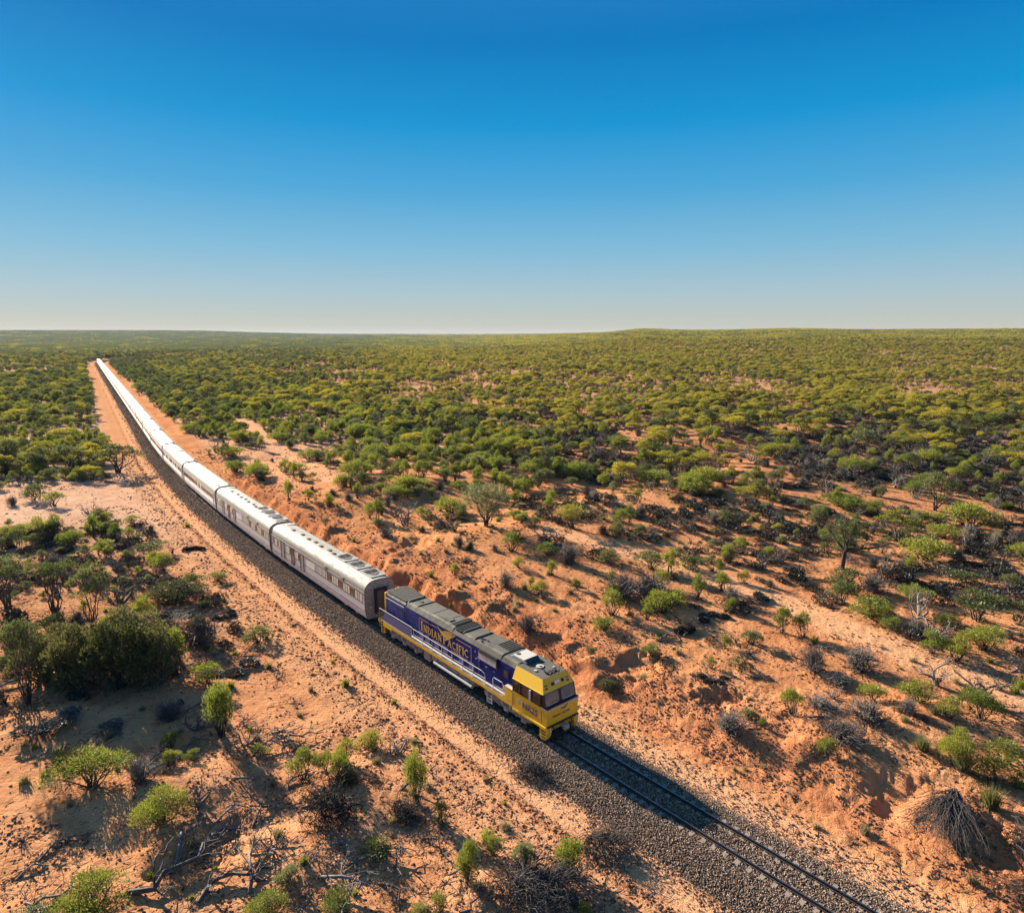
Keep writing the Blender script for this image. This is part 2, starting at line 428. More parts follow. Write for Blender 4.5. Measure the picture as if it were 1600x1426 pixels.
# ------------------------------------------------------------------ mesh builder
class MB:
    def __init__(self): self.v = []; self.f = []; self.m = []
    def add(self, vs, fs, m=0):
        o = len(self.v); self.v.extend([tuple(p) for p in vs])
        for f in fs: self.f.append(tuple(i + o for i in f)); self.m.append(m)
        return self
    def box(self, x0, x1, y0, y1, z0, z1, m=0):
        vs = [(x, y, z) for x in (x0, x1) for y in (y0, y1) for z in (z0, z1)]
        return self.add(vs, [(0, 1, 3, 2), (4, 6, 7, 5), (0, 4, 5, 1), (2, 3, 7, 6), (0, 2, 6, 4), (1, 5, 7, 3)], m)
    def prism(self, poly, axis, a, b, m=0):
        """poly: 2-D outline; axis 'x': (y,z), 'y': (x,z), 'z': (x,y)"""
        def p3(u, v, w): return {'x': (w, u, v), 'y': (u, w, v), 'z': (u, v, w)}[axis]
        n = len(poly)
        vs = [p3(u, v, a) for u, v in poly] + [p3(u, v, b) for u, v in poly]
        fs = [tuple(range(n)), tuple(range(2 * n - 1, n - 1, -1))] + [(i, (i + 1) % n, n + (i + 1) % n, n + i) for i in range(n)]
        return self.add(vs, fs, m)
    def tube(self, pts, rad, sides=6, m=0, cap=True):
        pts = [Vector(p) for p in pts]; k = len(pts)
        if not hasattr(rad, '__len__'): rad = [rad] * k
        vs = []; up = Vector((0, 0, 1))
        for i, p in enumerate(pts):
            d = (pts[min(i + 1, k - 1)] - pts[max(i - 1, 0)])
            if d.length < 1e-6: d = Vector((0, 0, 1))
            d.normalize()
            ref = up if abs(d.z) < 0.92 else Vector((1, 0, 0))
            a = d.cross(ref).normalized(); b_ = a.cross(d)
            for j in range(sides):
                an = 2 * math.pi * j / sides
                vs.append(p + (a * math.cos(an) + b_ * math.sin(an)) * rad[i])
        fs = [(i * sides + j, i * sides + (j + 1) % sides, (i + 1) * sides + (j + 1) % sides, (i + 1) * sides + j) for i in range(k - 1) for j in range(sides)]
        if cap: fs += [tuple(range(sides - 1, -1, -1)), tuple(range((k - 1) * sides, k * sides))]
        return self.add(vs, fs, m)
    def cyl(self, c, r, h, axis='z', n=16, m=0):
        e = {'x': Vector((1, 0, 0)), 'y': Vector((0, 1, 0)), 'z': Vector((0, 0, 1))}[axis]
        c = Vector(c)
        return self.tube([c - e * h / 2, c + e * h / 2], r, n, m)
    def mesh(self, name, mats, smooth_=False, recalc=True):
        me = bpy.data.meshes.new(name)
        me.from_pydata(self.v, [], self.f)
        for mm in (mats if isinstance(mats, (list, tuple)) else [mats]): me.materials.append(M[mm] if isinstance(mm, str) else mm)
        if max(self.m, default=0) > 0: me.polygons.foreach_set('material_index', self.m)
        if recalc:
            bm = bmesh.new(); bm.from_mesh(me); bmesh.ops.recalc_face_normals(bm, faces=bm.faces); bm.to_mesh(me); bm.free()
        if smooth_: me.polygons.foreach_set('use_smooth', [True] * len(me.polygons))
        me.update()
        return me
    def build(self, name, mats, parent=None, bevel=0.0, smooth_=False, **props):
        return link(name, self.mesh(name, mats, smooth_), parent, bevel, **props)

def link(name, data, parent=None, bevel=0.0, loc=None, **props):
    o = bpy.data.objects.new(name, data)
    COL.objects.link(o)
    if parent: o.parent = parent
    if loc is not None: o.location = loc
    if bevel:
        b = o.modifiers.new('bevel', 'BEVEL'); b.width = bevel; b.segments = 2; b.limit_method = 'ANGLE'; b.angle_limit = RAD(35)
    for k, v in props.items(): o[k] = v
    return o

def empty(name, loc=(0, 0, 0), rz=0.0, **props):
    o = bpy.data.objects.new(name, None); COL.objects.link(o)
    o.location = loc; o.rotation_euler = (0, 0, rz); o.empty_display_size = 0.3
    for k, v in props.items(): o[k] = v
    return o

def copy_tree(o, parent=None):
    c = o.copy(); COL.objects.link(c)
    if parent: c.parent = parent
    for ch in o.children: copy_tree(ch, c)
    return c

def raw_mesh(name, verts, faces, mats, midx=None, k=3):
    """fast mesh from numpy: faces all with k corners"""
    me = bpy.data.meshes.new(name)
    verts = np.asarray(verts, np.float32); faces = np.asarray(faces, np.int32)
    me.vertices.add(len(verts)); me.vertices.foreach_set('co', verts.ravel())
    me.loops.add(faces.size); me.loops.foreach_set('vertex_index', faces.ravel())
    me.polygons.add(len(faces)); me.polygons.foreach_set('loop_start', np.arange(0, faces.size, k, dtype=np.int32))
    for mm in mats: me.materials.append(M[mm] if isinstance(mm, str) else mm)
    if midx is not None: me.polygons.foreach_set('material_index', np.asarray(midx, np.int32))
    me.update(calc_edges=True); me.validate()
    return me

# ================================================================== THE GROUND
CLEARINGS = []                        # pale bare places: (x, y, radius)
for px, py, r_ in ((170, 770, 13), (90, 800, 10), (255, 745, 9), (225, 800, 8), (60, 770, 10), (120, 1330, 5), (60, 1250, 5)):
    hx, hy, _ = unproject(px, py); CLEARINGS.append((hx, hy, r_))
TRAILS = []                           # dirt tracks on the far side, as lists of ground points
for pix, wd in (([(860, 828), (980, 862), (1100, 897), (1240, 945), (1330, 985), (1440, 1030), (1600, 1090)], 2.2),
                ([(375, 655), (420, 690), (455, 715), (520, 750)], 2.4), ([(455, 765), (405, 728), (365, 700)], 1.8)):
    TRAILS.append(([unproject(*p)[:2] for p in pix], wd))

def seg_dist(x, y, pts):
    d = np.full(np.shape(x), 1e9)
    for (ax, ay), (bx, by) in zip(pts[:-1], pts[1:]):
        vx, vy = bx - ax, by - ay
        u = np.clip(((x - ax) * vx + (y - ay) * vy) / (vx * vx + vy * vy), 0, 1)
        d = np.minimum(d, np.hypot(x - ax - u * vx, y - ay - u * vy))
    return d

def bare(x, y):
    """1 where nothing much grows: road, clearings, trails"""
    s, t = track_st(x, y)
    b = smooth(-10.8, -8.2, t) * (1 - smooth(4.5, 6.0, t))
    b = np.maximum(b * (1 - smooth(130, 200, s)), smooth(-9.5, -7.5, t) * (1 - smooth(4.0, 5.5, t)))
    for (cx, cy, r_) in CLEARINGS:
        b = np.maximum(b, 1 - smooth(r_ * 0.6, r_ * 1.2, np.hypot(x - cx, y - cy) + 5 * (fbm(x / 9, y / 9, 77, 2) - 0.5)))
    for pts, wd in TRAILS:
        b = np.maximum(b, 1 - smooth(wd * 0.7, wd * 1.3, seg_dist(x, y, pts)))
    return b

def build_ground():
    fine = np.radians(np.linspace(-46, 46, 760))
    side = np.radians(np.linspace(46, 314, 70))[1:-1]
    ang = np.concatenate([fine, side]); na = len(ang)
    rr = [6.0]
    while rr[-1] < 20: rr.append(rr[-1] * 1.06)
    while rr[-1] < 150: rr.append(rr[-1] * 1.0060)
    while rr[-1] < 420: rr.append(rr[-1] * 1.013)
    while rr[-1] < 9600: rr.append(rr[-1] * 1.045)
    rr = np.array(rr); nr = len(rr)
    A, R = np.meshgrid(ang, rr)
    x = (R * np.sin(A)).ravel(); y = (R * np.cos(A)).ravel()
    z = ground(x, y)
    s, t = track_st(x, y)
    z = np.where((np.abs(t) < 2.6), np.minimum(z, -0.9), z)     # room for the ballast
    v = np.stack([x, y, z], 1)
    v = np.vstack([v, [[0, 0, -1.0]]])
    i = np.arange(nr - 1)[:, None] * na; j = np.arange(na)[None, :]; j2 = (np.arange(na) + 1)[None, :] % na
    q = np.stack([i + j, i + j2, i + na + j2, i + na + j], -1).reshape(-1, 4)[:, ::-1]
    tri = np.stack([np.arange(na), np.full(na, len(v) - 1), (np.arange(na) + 1) % na], 1)
    me = bpy.data.meshes.new('ground')
    me.vertices.add(len(v)); me.vertices.foreach_set('co', v.astype(np.float32).ravel())
    nl = q.size + tri.size
    me.loops.add(nl); me.loops.foreach_set('vertex_index', np.concatenate([q.ravel(), tri[:, ::-1].ravel()]).astype(np.int32))
    me.polygons.add(len(q) + len(tri))
    me.polygons.foreach_set('loop_start', np.concatenate([np.arange(len(q)) * 4, q.size + np.arange(len(tri)) * 3]).astype(np.int32))
    me.materials.append(M['soil'])
    me.update(calc_edges=True); me.validate()
    me.polygons.foreach_set('use_smooth', np.ones(len(me.polygons), bool))
    r = np.hypot(x, y)
    def put(name, a):
        at = me.attributes.new(name, 'FLOAT', 'POINT')
        at.data.foreach_set('value', np.concatenate([a, [0.0]]).astype(np.float32))
    lane = smooth(-5.9, -5.3, t) * (1 - smooth(-3.4, -2.9, t)) + 0.5 * smooth(-10.5, -8.5, t) * (1 - smooth(-6.2, -5.8, t)) + smooth(2.2, 3, t) * (1 - smooth(4.2, 5.6, t))
    for pts, wd in TRAILS: lane = np.maximum(lane, 1 - smooth(wd * 0.5, wd * 1.2, seg_dist(x, y, pts)))
    put('road', np.clip(lane, 0, 1))
    lit = 0.6 * smooth(0.46, 0.66, fbm(x / 6, y / 6, 81, 3))
    lit = lit * (1 - 0.7 * np.clip(lane, 0, 1))
    lit = np.maximum(lit, 0.95 * np.exp(-((t + 5.65) / 0.4) ** 2)); lit = np.maximum(lit, 0.6 * np.exp(-((t + 3.5) / 0.35) ** 2))
    lit = np.maximum(lit, 0.55 * np.exp(-((t + 7.6) / 1.3) ** 2))
    lit = np.maximum(lit, 0.8 * smooth(45, 90, t) * (r < 600))
    for (cx, cy, r_) in CLEARINGS: lit = lit * (1 - 0.8 * (1 - smooth(r_ * 0.6, r_ * 1.3, np.hypot(x - cx, y - cy))))
    lit = np.maximum(lit, 0.85 * smooth(-9, -13, t) * smooth(46, 60, r) * (1 - smooth(100, 130, r)))
    put('litter', np.clip(lit, 0, 1))
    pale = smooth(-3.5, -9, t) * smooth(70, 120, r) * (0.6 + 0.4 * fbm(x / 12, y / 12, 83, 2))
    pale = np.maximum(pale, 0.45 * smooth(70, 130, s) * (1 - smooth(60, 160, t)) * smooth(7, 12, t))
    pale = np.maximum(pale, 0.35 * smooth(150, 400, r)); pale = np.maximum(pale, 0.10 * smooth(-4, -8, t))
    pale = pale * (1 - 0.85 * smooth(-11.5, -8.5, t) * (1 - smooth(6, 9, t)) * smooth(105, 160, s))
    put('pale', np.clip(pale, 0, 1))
    put('bank', np.clip(smooth(5.2, 6.6, t) * (1 - smooth(9.5, 15, t)) * (1 - smooth(92, 125, s)) * (0.35 + fbm(x / 4, y / 4, 85, 3)), 0, 1))
    put('scrub', np.clip(0.9 * smooth(700, 1500, r), 0, 1))
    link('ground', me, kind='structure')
build_ground()

# ================================================================== BALLAST AND TRACK
def sweep(profile, s_list, name, mats, closed=False, dz=0.0):
    vs = []; fs = []; n = len(profile)
    for s in s_list:
        for (t, z) in profile: vs.append(track_pt(s, t, z + dz))
    for i in range(len(s_list) - 1):
        for j in range(n if closed else n - 1):
            a = i * n + j; b_ = i * n + (j + 1) % n
            fs.append((a, b_, b_ + n, a + n))
    mb = MB(); mb.add(vs, fs)
    return mb
S_NEAR = list(np.arange(-70, 180, 1.0)) + list(np.arange(180, 1300, 8.0))
BPROF = [(-3.75, -1.25), (-3.15, -0.88), (-2.55, -0.53), (-2.1, -0.26), (-1.95, -0.22), (-1.6, -0.205), (0, -0.215), (1.6, -0.205), (1.95, -0.235), (2.5, -0.55), (3.1, -0.92), (3.4, -1.2)]
def ballast_z(t): return np.interp(t, [p[0] for p in BPROF], [p[1] for p in BPROF])
bm_ = sweep(BPROF, S_NEAR, 'ballast', ['ballast'])
bo = bm_.build('ballast', ['ballast'], None, kind='structure')

track = empty('railway_track', track_pt(0, 0, 0), label='single railway track of steel rails on concrete sleepers ahead of and under the train', category='railway track')
inv = Matrix.Translation(Vector(track_pt(0, 0, 0))).inverted()
RPROF = [(-0.07, -0.172), (-0.07, -0.158), (-0.012, -0.142), (-0.012, -0.045), (-0.036, -0.034), (-0.036, -0.004), (-0.028, 0.0), (0.028, 0.0), (0.036, -0.004), (0.036, -0.034), (0.012, -0.045), (0.012, -0.142), (0.07, -0.158), (0.07, -0.172)]
S_RAIL = list(np.arange(-70, 180, 2.0)) + list(np.arange(180, 1300, 8.0))
for side in (-0.7535, 0.7535):
    mb = sweep([(t + side, z) for t, z in RPROF], S_RAIL, 'rail', None, closed=True)
    n = len(RPROF)
    mb.m = [1 if (k % n) == 6 else 0 for k in range(len(mb.f))]
    me = mb.mesh('rail', ['rail_side', 'rail_head'])
    me.transform(inv)
    link('rail', me, track)
def sleeper_mesh():
    mb = MB()
    # raised rail seats, lower waist
    prof = [(-1.25, -0.36), (-1.25, -0.20), (-1.22, -0.185), (-0.50, -0.178), (-0.38, -0.225), (0.38, -0.225), (0.50, -0.178), (1.22, -0.185), (1.25, -0.20), (1.25, -0.36)]
    mb.prism(prof, 'x', -0.125, 0.125)
    for sd in (-0.7535, 0.7535):
        for o_ in (-0.10, 0.10):
            mb.box(-0.05, 0.05, sd + o_ - 0.03, sd + o_ + 0.03, -0.185, -0.145, 1)
    return mb.mesh('sleeper', ['sleeper', 'rail_side'])
sl_me = sleeper_mesh()
rs = random.Random(4)
for k in range(230):
    s = -42 + k * 0.667
    x, y, th = track_at(s)
    o = link('sleeper', sl_me, track, loc=(float(x) - track.location.x, float(y) - track.location.y, rs.uniform(-0.006, 0.006)))
    o.rotation_euler = (0, 0, float(th) + RAD(90) + math.pi + RAD(rs.uniform(-1, 1)))

# ------------------------------------------------------------------ scatter (stuff that nobody could count)
def gn_scatter(name, pts, rots, scls, idx, protos, **props):
    """pts instanced with geometry nodes; a proto is a list of objects, or ('ico', material)"""
    me = bpy.data.meshes.new(name)
    me.vertices.add(len(pts)); me.vertices.foreach_set('co', np.asarray(pts, np.float32).ravel())
    for nm, arr, typ, key in (('rot', rots, 'FLOAT_VECTOR', 'vector'), ('scl', scls, 'FLOAT_VECTOR', 'vector'), ('idx', idx, 'INT', 'value')):
        at = me.attributes.new(nm, typ, 'POINT'); at.data.foreach_set(key, np.asarray(arr, np.int32 if typ == 'INT' else np.float32).ravel())
    me.update()
    ob = link(name, me, **props)
    g = bpy.data.node_groups.new(name, 'GeometryNodeTree')
    g.interface.new_socket('Geometry', in_out='INPUT', socket_type='NodeSocketGeometry')
    g.interface.new_socket('Geometry', in_out='OUTPUT', socket_type='NodeSocketGeometry')
    nd = g.nodes; lk = g.links
    gi = nd.new('NodeGroupInput'); go = nd.new('NodeGroupOutput'); join = nd.new('GeometryNodeJoinGeometry')
    def named(nm, typ):
        a = nd.new('GeometryNodeInputNamedAttribute'); a.data_type = typ; a.inputs['Name'].default_value = nm; return a.outputs['Attribute']
    rot = named('rot', 'FLOAT_VECTOR'); scl = named('scl', 'FLOAT_VECTOR'); ix = named('idx', 'INT')
    e2r = nd.new('FunctionNodeEulerToRotation'); lk.new(rot, e2r.inputs[0])
    for k, pr in enumerate(protos):
        cmpn = nd.new('FunctionNodeCompare'); cmpn.data_type = 'INT'; cmpn.operation = 'EQUAL'
        ia = [s_ for s_ in cmpn.inputs if s_.type == 'INT']
        lk.new(ix, ia[0]); ia[1].default_value = k
        iop = nd.new('GeometryNodeInstanceOnPoints')
        lk.new(gi.outputs[0], iop.inputs['Points']); lk.new(cmpn.outputs[0], iop.inputs['Selection'])
        lk.new(e2r.outputs[0], iop.inputs['Rotation']); lk.new(scl, iop.inputs['Scale'])
        if pr[0] == 'ico':
            ic = nd.new('GeometryNodeMeshIcoSphere'); ic.inputs['Radius'].default_value = 1.0; ic.inputs['Subdivisions'].default_value = 1
            sm = nd.new('GeometryNodeSetMaterial'); sm.inputs['Material'].default_value = pr[1]
            lk.new(ic.outputs[0], sm.inputs[0]); lk.new(sm.outputs[0], iop.inputs['Instance'])
        elif pr[0] == 'stick':
            cn = nd.new('GeometryNodeMeshCone'); cn.inputs['Vertices'].default_value = 4
            for a_, v_ in (('Radius Top', 0.5), ('Radius Bottom', 1.0), ('Depth', 2.0)): cn.inputs[a_].default_value = v_
            sm = nd.new('GeometryNodeSetMaterial'); sm.inputs['Material'].default_value = pr[1]
            lk.new(cn.outputs[0], sm.inputs[0]); lk.new(sm.outputs[0], iop.inputs['Instance'])
        else:
            j2 = nd.new('GeometryNodeJoinGeometry')
            for po in pr:
                oi = nd.new('GeometryNodeObjectInfo'); oi.transform_space = 'ORIGINAL'; oi.inputs['Object'].default_value = po
                lk.new(oi.outputs['Geometry'], j2.inputs[0])
            lk.new(j2.outputs[0], iop.inputs['Instance'])
        lk.new(iop.outputs[0], join.inputs[0])
    lk.new(join.outputs[0], go.inputs[0])
    md = ob.modifiers.new('scatter', 'NODES'); md.node_group = g
    return ob

def add_stones():
    rg = np.random.RandomState(11)
    P = []; SCL = []
    for s0, s1, dens, size in ((-24, 25, 235, 0.037), (25, 70, 110, 0.052), (70, 170, 30, 0.085), (170, 420, 7, 0.14), (420, 820, 4, 0.20)):
        n = int((s1 - s0) * 6.45 * dens)
        s = rg.uniform(s0, s1, n); t = rg.uniform(-3.3, 3.15, n)
        t = np.where(t < -2.9, t - 1.5 * rg.rand(n) ** 3, np.where(t > 2.8, t + 1.2 * rg.rand(n) ** 3, t))
        s_off = np.mod(s + 42, 0.667); on_sleeper = (np.minimum(s_off, 0.667 - s_off) < 0.15) & (np.abs(np.abs(t) - 0.86) < 0.36)
        keep = ~(on_sleeper & (rg.rand(n) < 0.86)) & ~((np.abs(np.abs(t) - 0.7535) < 0.12))
        s, t = s[keep], t[keep]; n = len(s)
        x, y, th = track_at(s)
        z = ballast_z(t); ed = (t < -2.9) | (t > 2.8)
        z[ed] = np.maximum(z[ed], ground((x + t * np.cos(th))[ed], (y + t * np.sin(th))[ed]))
        z = z + rg.uniform(-0.015, 0.03, n)
        P.append(np.stack([x + t * np.cos(th), y + t * np.sin(th), z], 1))
        base = size * rg.uniform(0.65, 1.35, n)
        SCL.append(np.stack([base * rg.uniform(0.75, 1.3, n), base * rg.uniform(0.75, 1.3, n), base * rg.uniform(0.5, 0.95, n)], 1))
    # spill on the toe of the slope
    P = np.vstack(P); SCL = np.vstack(SCL); n = len(P)
    gn_scatter('ballast_stones', P, rg.uniform(0, 6.28, (n, 3)), SCL, np.zeros(n, int), [('ico', M['stone'])], kind='stuff')
add_stones()

def add_litter():
    rg = np.random.RandomState(12)
    n = 560000
    r = 24 + 150 * rg.rand(n) ** 1.35; a = np.radians(rg.uniform(-43, 43, n))
    x, y = r * np.sin(a), r * np.cos(a)
    s, t = track_st(x, y)
    d = 0.045 + 0.62 * smooth(0.52, 0.7, fbm(x / 4, y / 4, 91, 3)) * smooth(0.4, 0.6, fbm(x / 0.7, y / 0.7, 92, 2))
    d = d * np.where((t < -3.4) & (t > -5.3), 0.25, 1)
    d = np.maximum(d, 0.95 * np.exp(-((t + 5.65) / 0.38) ** 2)); d = np.maximum(d, 0.7 * np.exp(-((t + 3.45) / 0.3) ** 2))
    d = np.maximum(d, 0.5 * np.exp(-((t + 7.6) / 1.3) ** 2)); d = np.maximum(d, 0.5 * np.exp(-((t - 4.4) / 0.8) ** 2))
    d = np.maximum(d, 0.75 * smooth(5.5, 7, t) * (1 - smooth(11, 17, t)) * smooth(0.4, 0.6, fbm(x / 2, y / 2, 93, 2)))
    d = d * np.where((t > -3.15) & (t < 3.1), 0, 1)
    keep = rg.rand(n) < d * 0.62
    x, y, t, r = x[keep], y[keep], t[keep], r[keep]; n = len(x)
    z = ground(x, y)
    kind = (rg.rand(n) < 0.24).astype(int)
    base = (0.028 + 0.05 * rg.rand(n) ** 2.2) * (0.8 + r / 110)
    scl = np.stack([base * rg.uniform(0.8, 1.9, n), base * rg.uniform(0.7, 1.3, n), base * rg.uniform(0.35, 0.8, n)], 1)
    rot = np.stack([rg.uniform(-0.3, 0.3, n), rg.uniform(-0.3, 0.3, n), rg.uniform(0, 6.28, n)], 1)
    k1 = kind == 1
    scl[k1] = np.stack([0.010 + 0.008 * rg.rand(k1.sum()), 0.010 + 0.008 * rg.rand(k1.sum()), 0.10 + 0.32 * rg.rand(k1.sum())], 1)
    rot[k1, 0] = RAD(90) + rg.uniform(-0.12, 0.12, k1.sum())
    gn_scatter('soil_clods_and_twigs', np.stack([x, y, z + base * 0.25], 1), rot, scl, kind, [('ico', M['clod']), ('stick', M['wood_dark'])], kind='stuff')
add_litter()

# ================================================================== THE LOCOMOTIVE   (x forward, y away from the camera, z above the rail)
def on_track(s, half=7.5):
    x0, y0, _ = track_at(s - half); x1, y1, _ = track_at(s + half)
    x, y, _ = track_at(s)
    return (float((x0 + x1) / 2 * 0.5 + x * 0.5), float((y0 + y1) / 2 * 0.5 + y * 0.5), 0.0), math.atan2(float(y0 - y1), float(x0 - x1))

def seg_text(letters, x, z, h, y, depth=0.012, gap=0.14, cap=1.28):
    """serif capitals built from strokes; the first letter of each word is larger"""
    mb = MB()
    def stroke(ox, hh, p, q, w):
        (ax, az), (bx, bz) = p, q
        ax, az, bx, bz = ox + ax * hh, z + az * hh, ox + bx * hh, z + bz * hh
        dx, dz = bx - ax, bz - az; L = math.hypot(dx, dz)
        nx, nz = -dz / L * w * hh / 2, dx / L * w * hh / 2
        mb.prism([(ax + nx, az + nz), (bx + nx, bz + nz), (bx - nx, bz - nz), (ax - nx, az - nz)], 'y', y, y - depth)
    T, t_ = 0.19, 0.075
    def bowl(x0, z0, z1, wd, n=7):
        pts = [(x0 + wd * math.sin(math.pi * i / n), z0 + (z1 - z0) * (1 - math.cos(math.pi * i / n)) / 2) for i in range(n + 1)]
        return pts
    G = {
        'I': (0.34, [((0.17, 0), (0.17, 1), T), ((0, 0.03), (0.34, 0.03), t_), ((0, 0.97), (0.34, 0.97), t_)]),
        'N': (0.82, [((0.14, 0), (0.14, 1), t_ + .03), ((0.14, 0.97), (0.70, 0.03), T), ((0.70, 0), (0.70, 1), t_ + .03), ((0, 0.03), (0.28, 0.03), t_), ((0, 0.97), (0.2, 0.97), t_), ((0.56, 0.97), (0.84, 0.97), t_)]),
        'D': (0.78, [((0.14, 0), (0.14, 1), T), ((0, 0.03), (0.35, 0.03), t_), ((0, 0.97), (0.35, 0.97), t_)] + [(a, b, T * 0.8) for a, b in zip(bowl(0.3, 0.04, 0.96, 0.40)[:-1], bowl(0.3, 0.04, 0.96, 0.40)[1:])]),
        'A': (0.82, [((0.08, 0), (0.40, 1), t_ + .02), ((0.40, 1), (0.72, 0), T), ((0.2, 0.33), (0.6, 0.33), t_), ((-0.03, 0.03), (0.2, 0.03), t_), ((0.56, 0.03), (0.86, 0.03), t_)]),
        'P': (0.64, [((0.14, 0), (0.14, 1), T), ((0, 0.03), (0.32, 0.03), t_), ((0, 0.97), (0.3, 0.97), t_)] + [(a, b, T * 0.75) for a, b in zip(bowl(0.26, 0.45, 0.96, 0.32)[:-1], bowl(0.26, 0.45, 0.96, 0.32)[1:])]),
        'C': (0.74, [(a, b, T * 0.8) for a, b in zip([(0.66 - p[0], p[1]) for p in bowl(0.08, 0.05, 0.95, 0.52, 8)][:-1], [(0.66 - p[0], p[1]) for p in bowl(0.08, 0.05, 0.95, 0.52, 8)][1:])] + [((0.66, 0.95), (0.68, 0.72), t_), ((0.66, 0.05), (0.69, 0.26), t_)]),
        'F': (0.60, [((0.14, 0), (0.14, 1), T), ((0, 0.03), (0.3, 0.03), t_), ((0, 0.96), (0.56, 0.96), t_ + .03), ((0.14, 0.52), (0.44, 0.52), t_), ((0.55, 0.98), (0.55, 0.78), t_), ((0.44, 0.62), (0.44, 0.42), t_)]),
    }
    cx = x
    for w in letters.split(' '):
        for i, ch in enumerate(w):
            hh = h * cap if i == 0 else h
            wd, st = G[ch]
            for p, q, sw in st: stroke(cx, hh, p, q, sw)
            cx += (wd + gap) * hh
        cx += 0.22 * h
    return mb, cx

def font_mesh(txt, size, depth, mname):
    cu = bpy.data.curves.new(mname, 'FONT'); cu.body = txt; cu.size = size; cu.extrude = depth; cu.offset = size * 0.022; cu.resolution_u = 3
    cu.materials.append(M[mname])
    ob = bpy.data.objects.new('tmp', cu); COL.objects.link(ob)
    dg = bpy.context.evaluated_depsgraph_get()
    me = bpy.data.meshes.new_from_object(ob.evaluated_get(dg))
    bpy.data.objects.remove(ob); bpy.data.curves.remove(cu)
    me.name = 'lettering'
    return me

def bogie(parent, x, axles, r=0.5, side=1.02, mats=('bogie',), name='bogie'):
    sp = 1.85 if len(axles) == 3 else 2.4
    b = empty(name, (x, 0, 0)); b.parent = parent
    half = sp * (len(axles) - 1) / 2
    for sg in (-1, 1):
        fr = MB()
        y0, y1 = sorted((sg * side, sg * (side + 0.16)))
        prof = [(-half - 0.75, 0.78), (-half - 0.75, 0.62), (-half - 0.35, 0.42), (half + 0.35, 0.42), (half + 0.75, 0.62), (half + 0.75, 0.78), (half + 0.3, 0.98), (-half - 0.3, 0.98)]
        fr.prism(prof, 'y', y0, y1)
        yo0, yo1 = sorted((sg * (side + 0.163), sg * (side + 0.30)))
        for ax in axles:
            a = ax * sp
            fr.box(a - 0.22, a + 0.22, yo0, yo1, 0.32, 0.72)
            fr.cyl((a, sg * (side + 0.33), 0.52), 0.13, 0.06, 'y', 10)
            for o in (-0.42, 0.42): fr.cyl((a + o, sg * (side + 0.22), 0.80), 0.10, 0.40, 'z', 8)
        for i in range(len(axles) - 1):
            a = (axles[i] + axles[i + 1]) / 2 * sp
            fr.tube([(a - 0.3, sg * (side + 0.26), 1.0), (a, sg * (side + 0.28), 0.62), (a + 0.25, sg * (side + 0.26), 0.45)], 0.05, 6)
            fr.box(a - 0.16, a + 0.16, yo0, yo1, 0.85, 1.08)
        fr.build('sideframe', list(mats), b)
    for ax in axles:
        w = MB()
        for sg in (-1, 1):
            w.cyl((ax * sp, sg * 0.76, r), r, 0.13, 'y', 20); w.cyl((ax * sp, sg * 0.70, r), r + 0.028, 0.03, 'y', 20)
        w.cyl((ax * sp, 0, r), 0.09, 1.4, 'y', 8)
        w.build('wheelset', ['wheel'], b)
    t = MB(); t.box(-0.5, 0.5, -0.9, 0.9, 0.55, 0.95); t.build('bolster', list(mats), b)
    return b

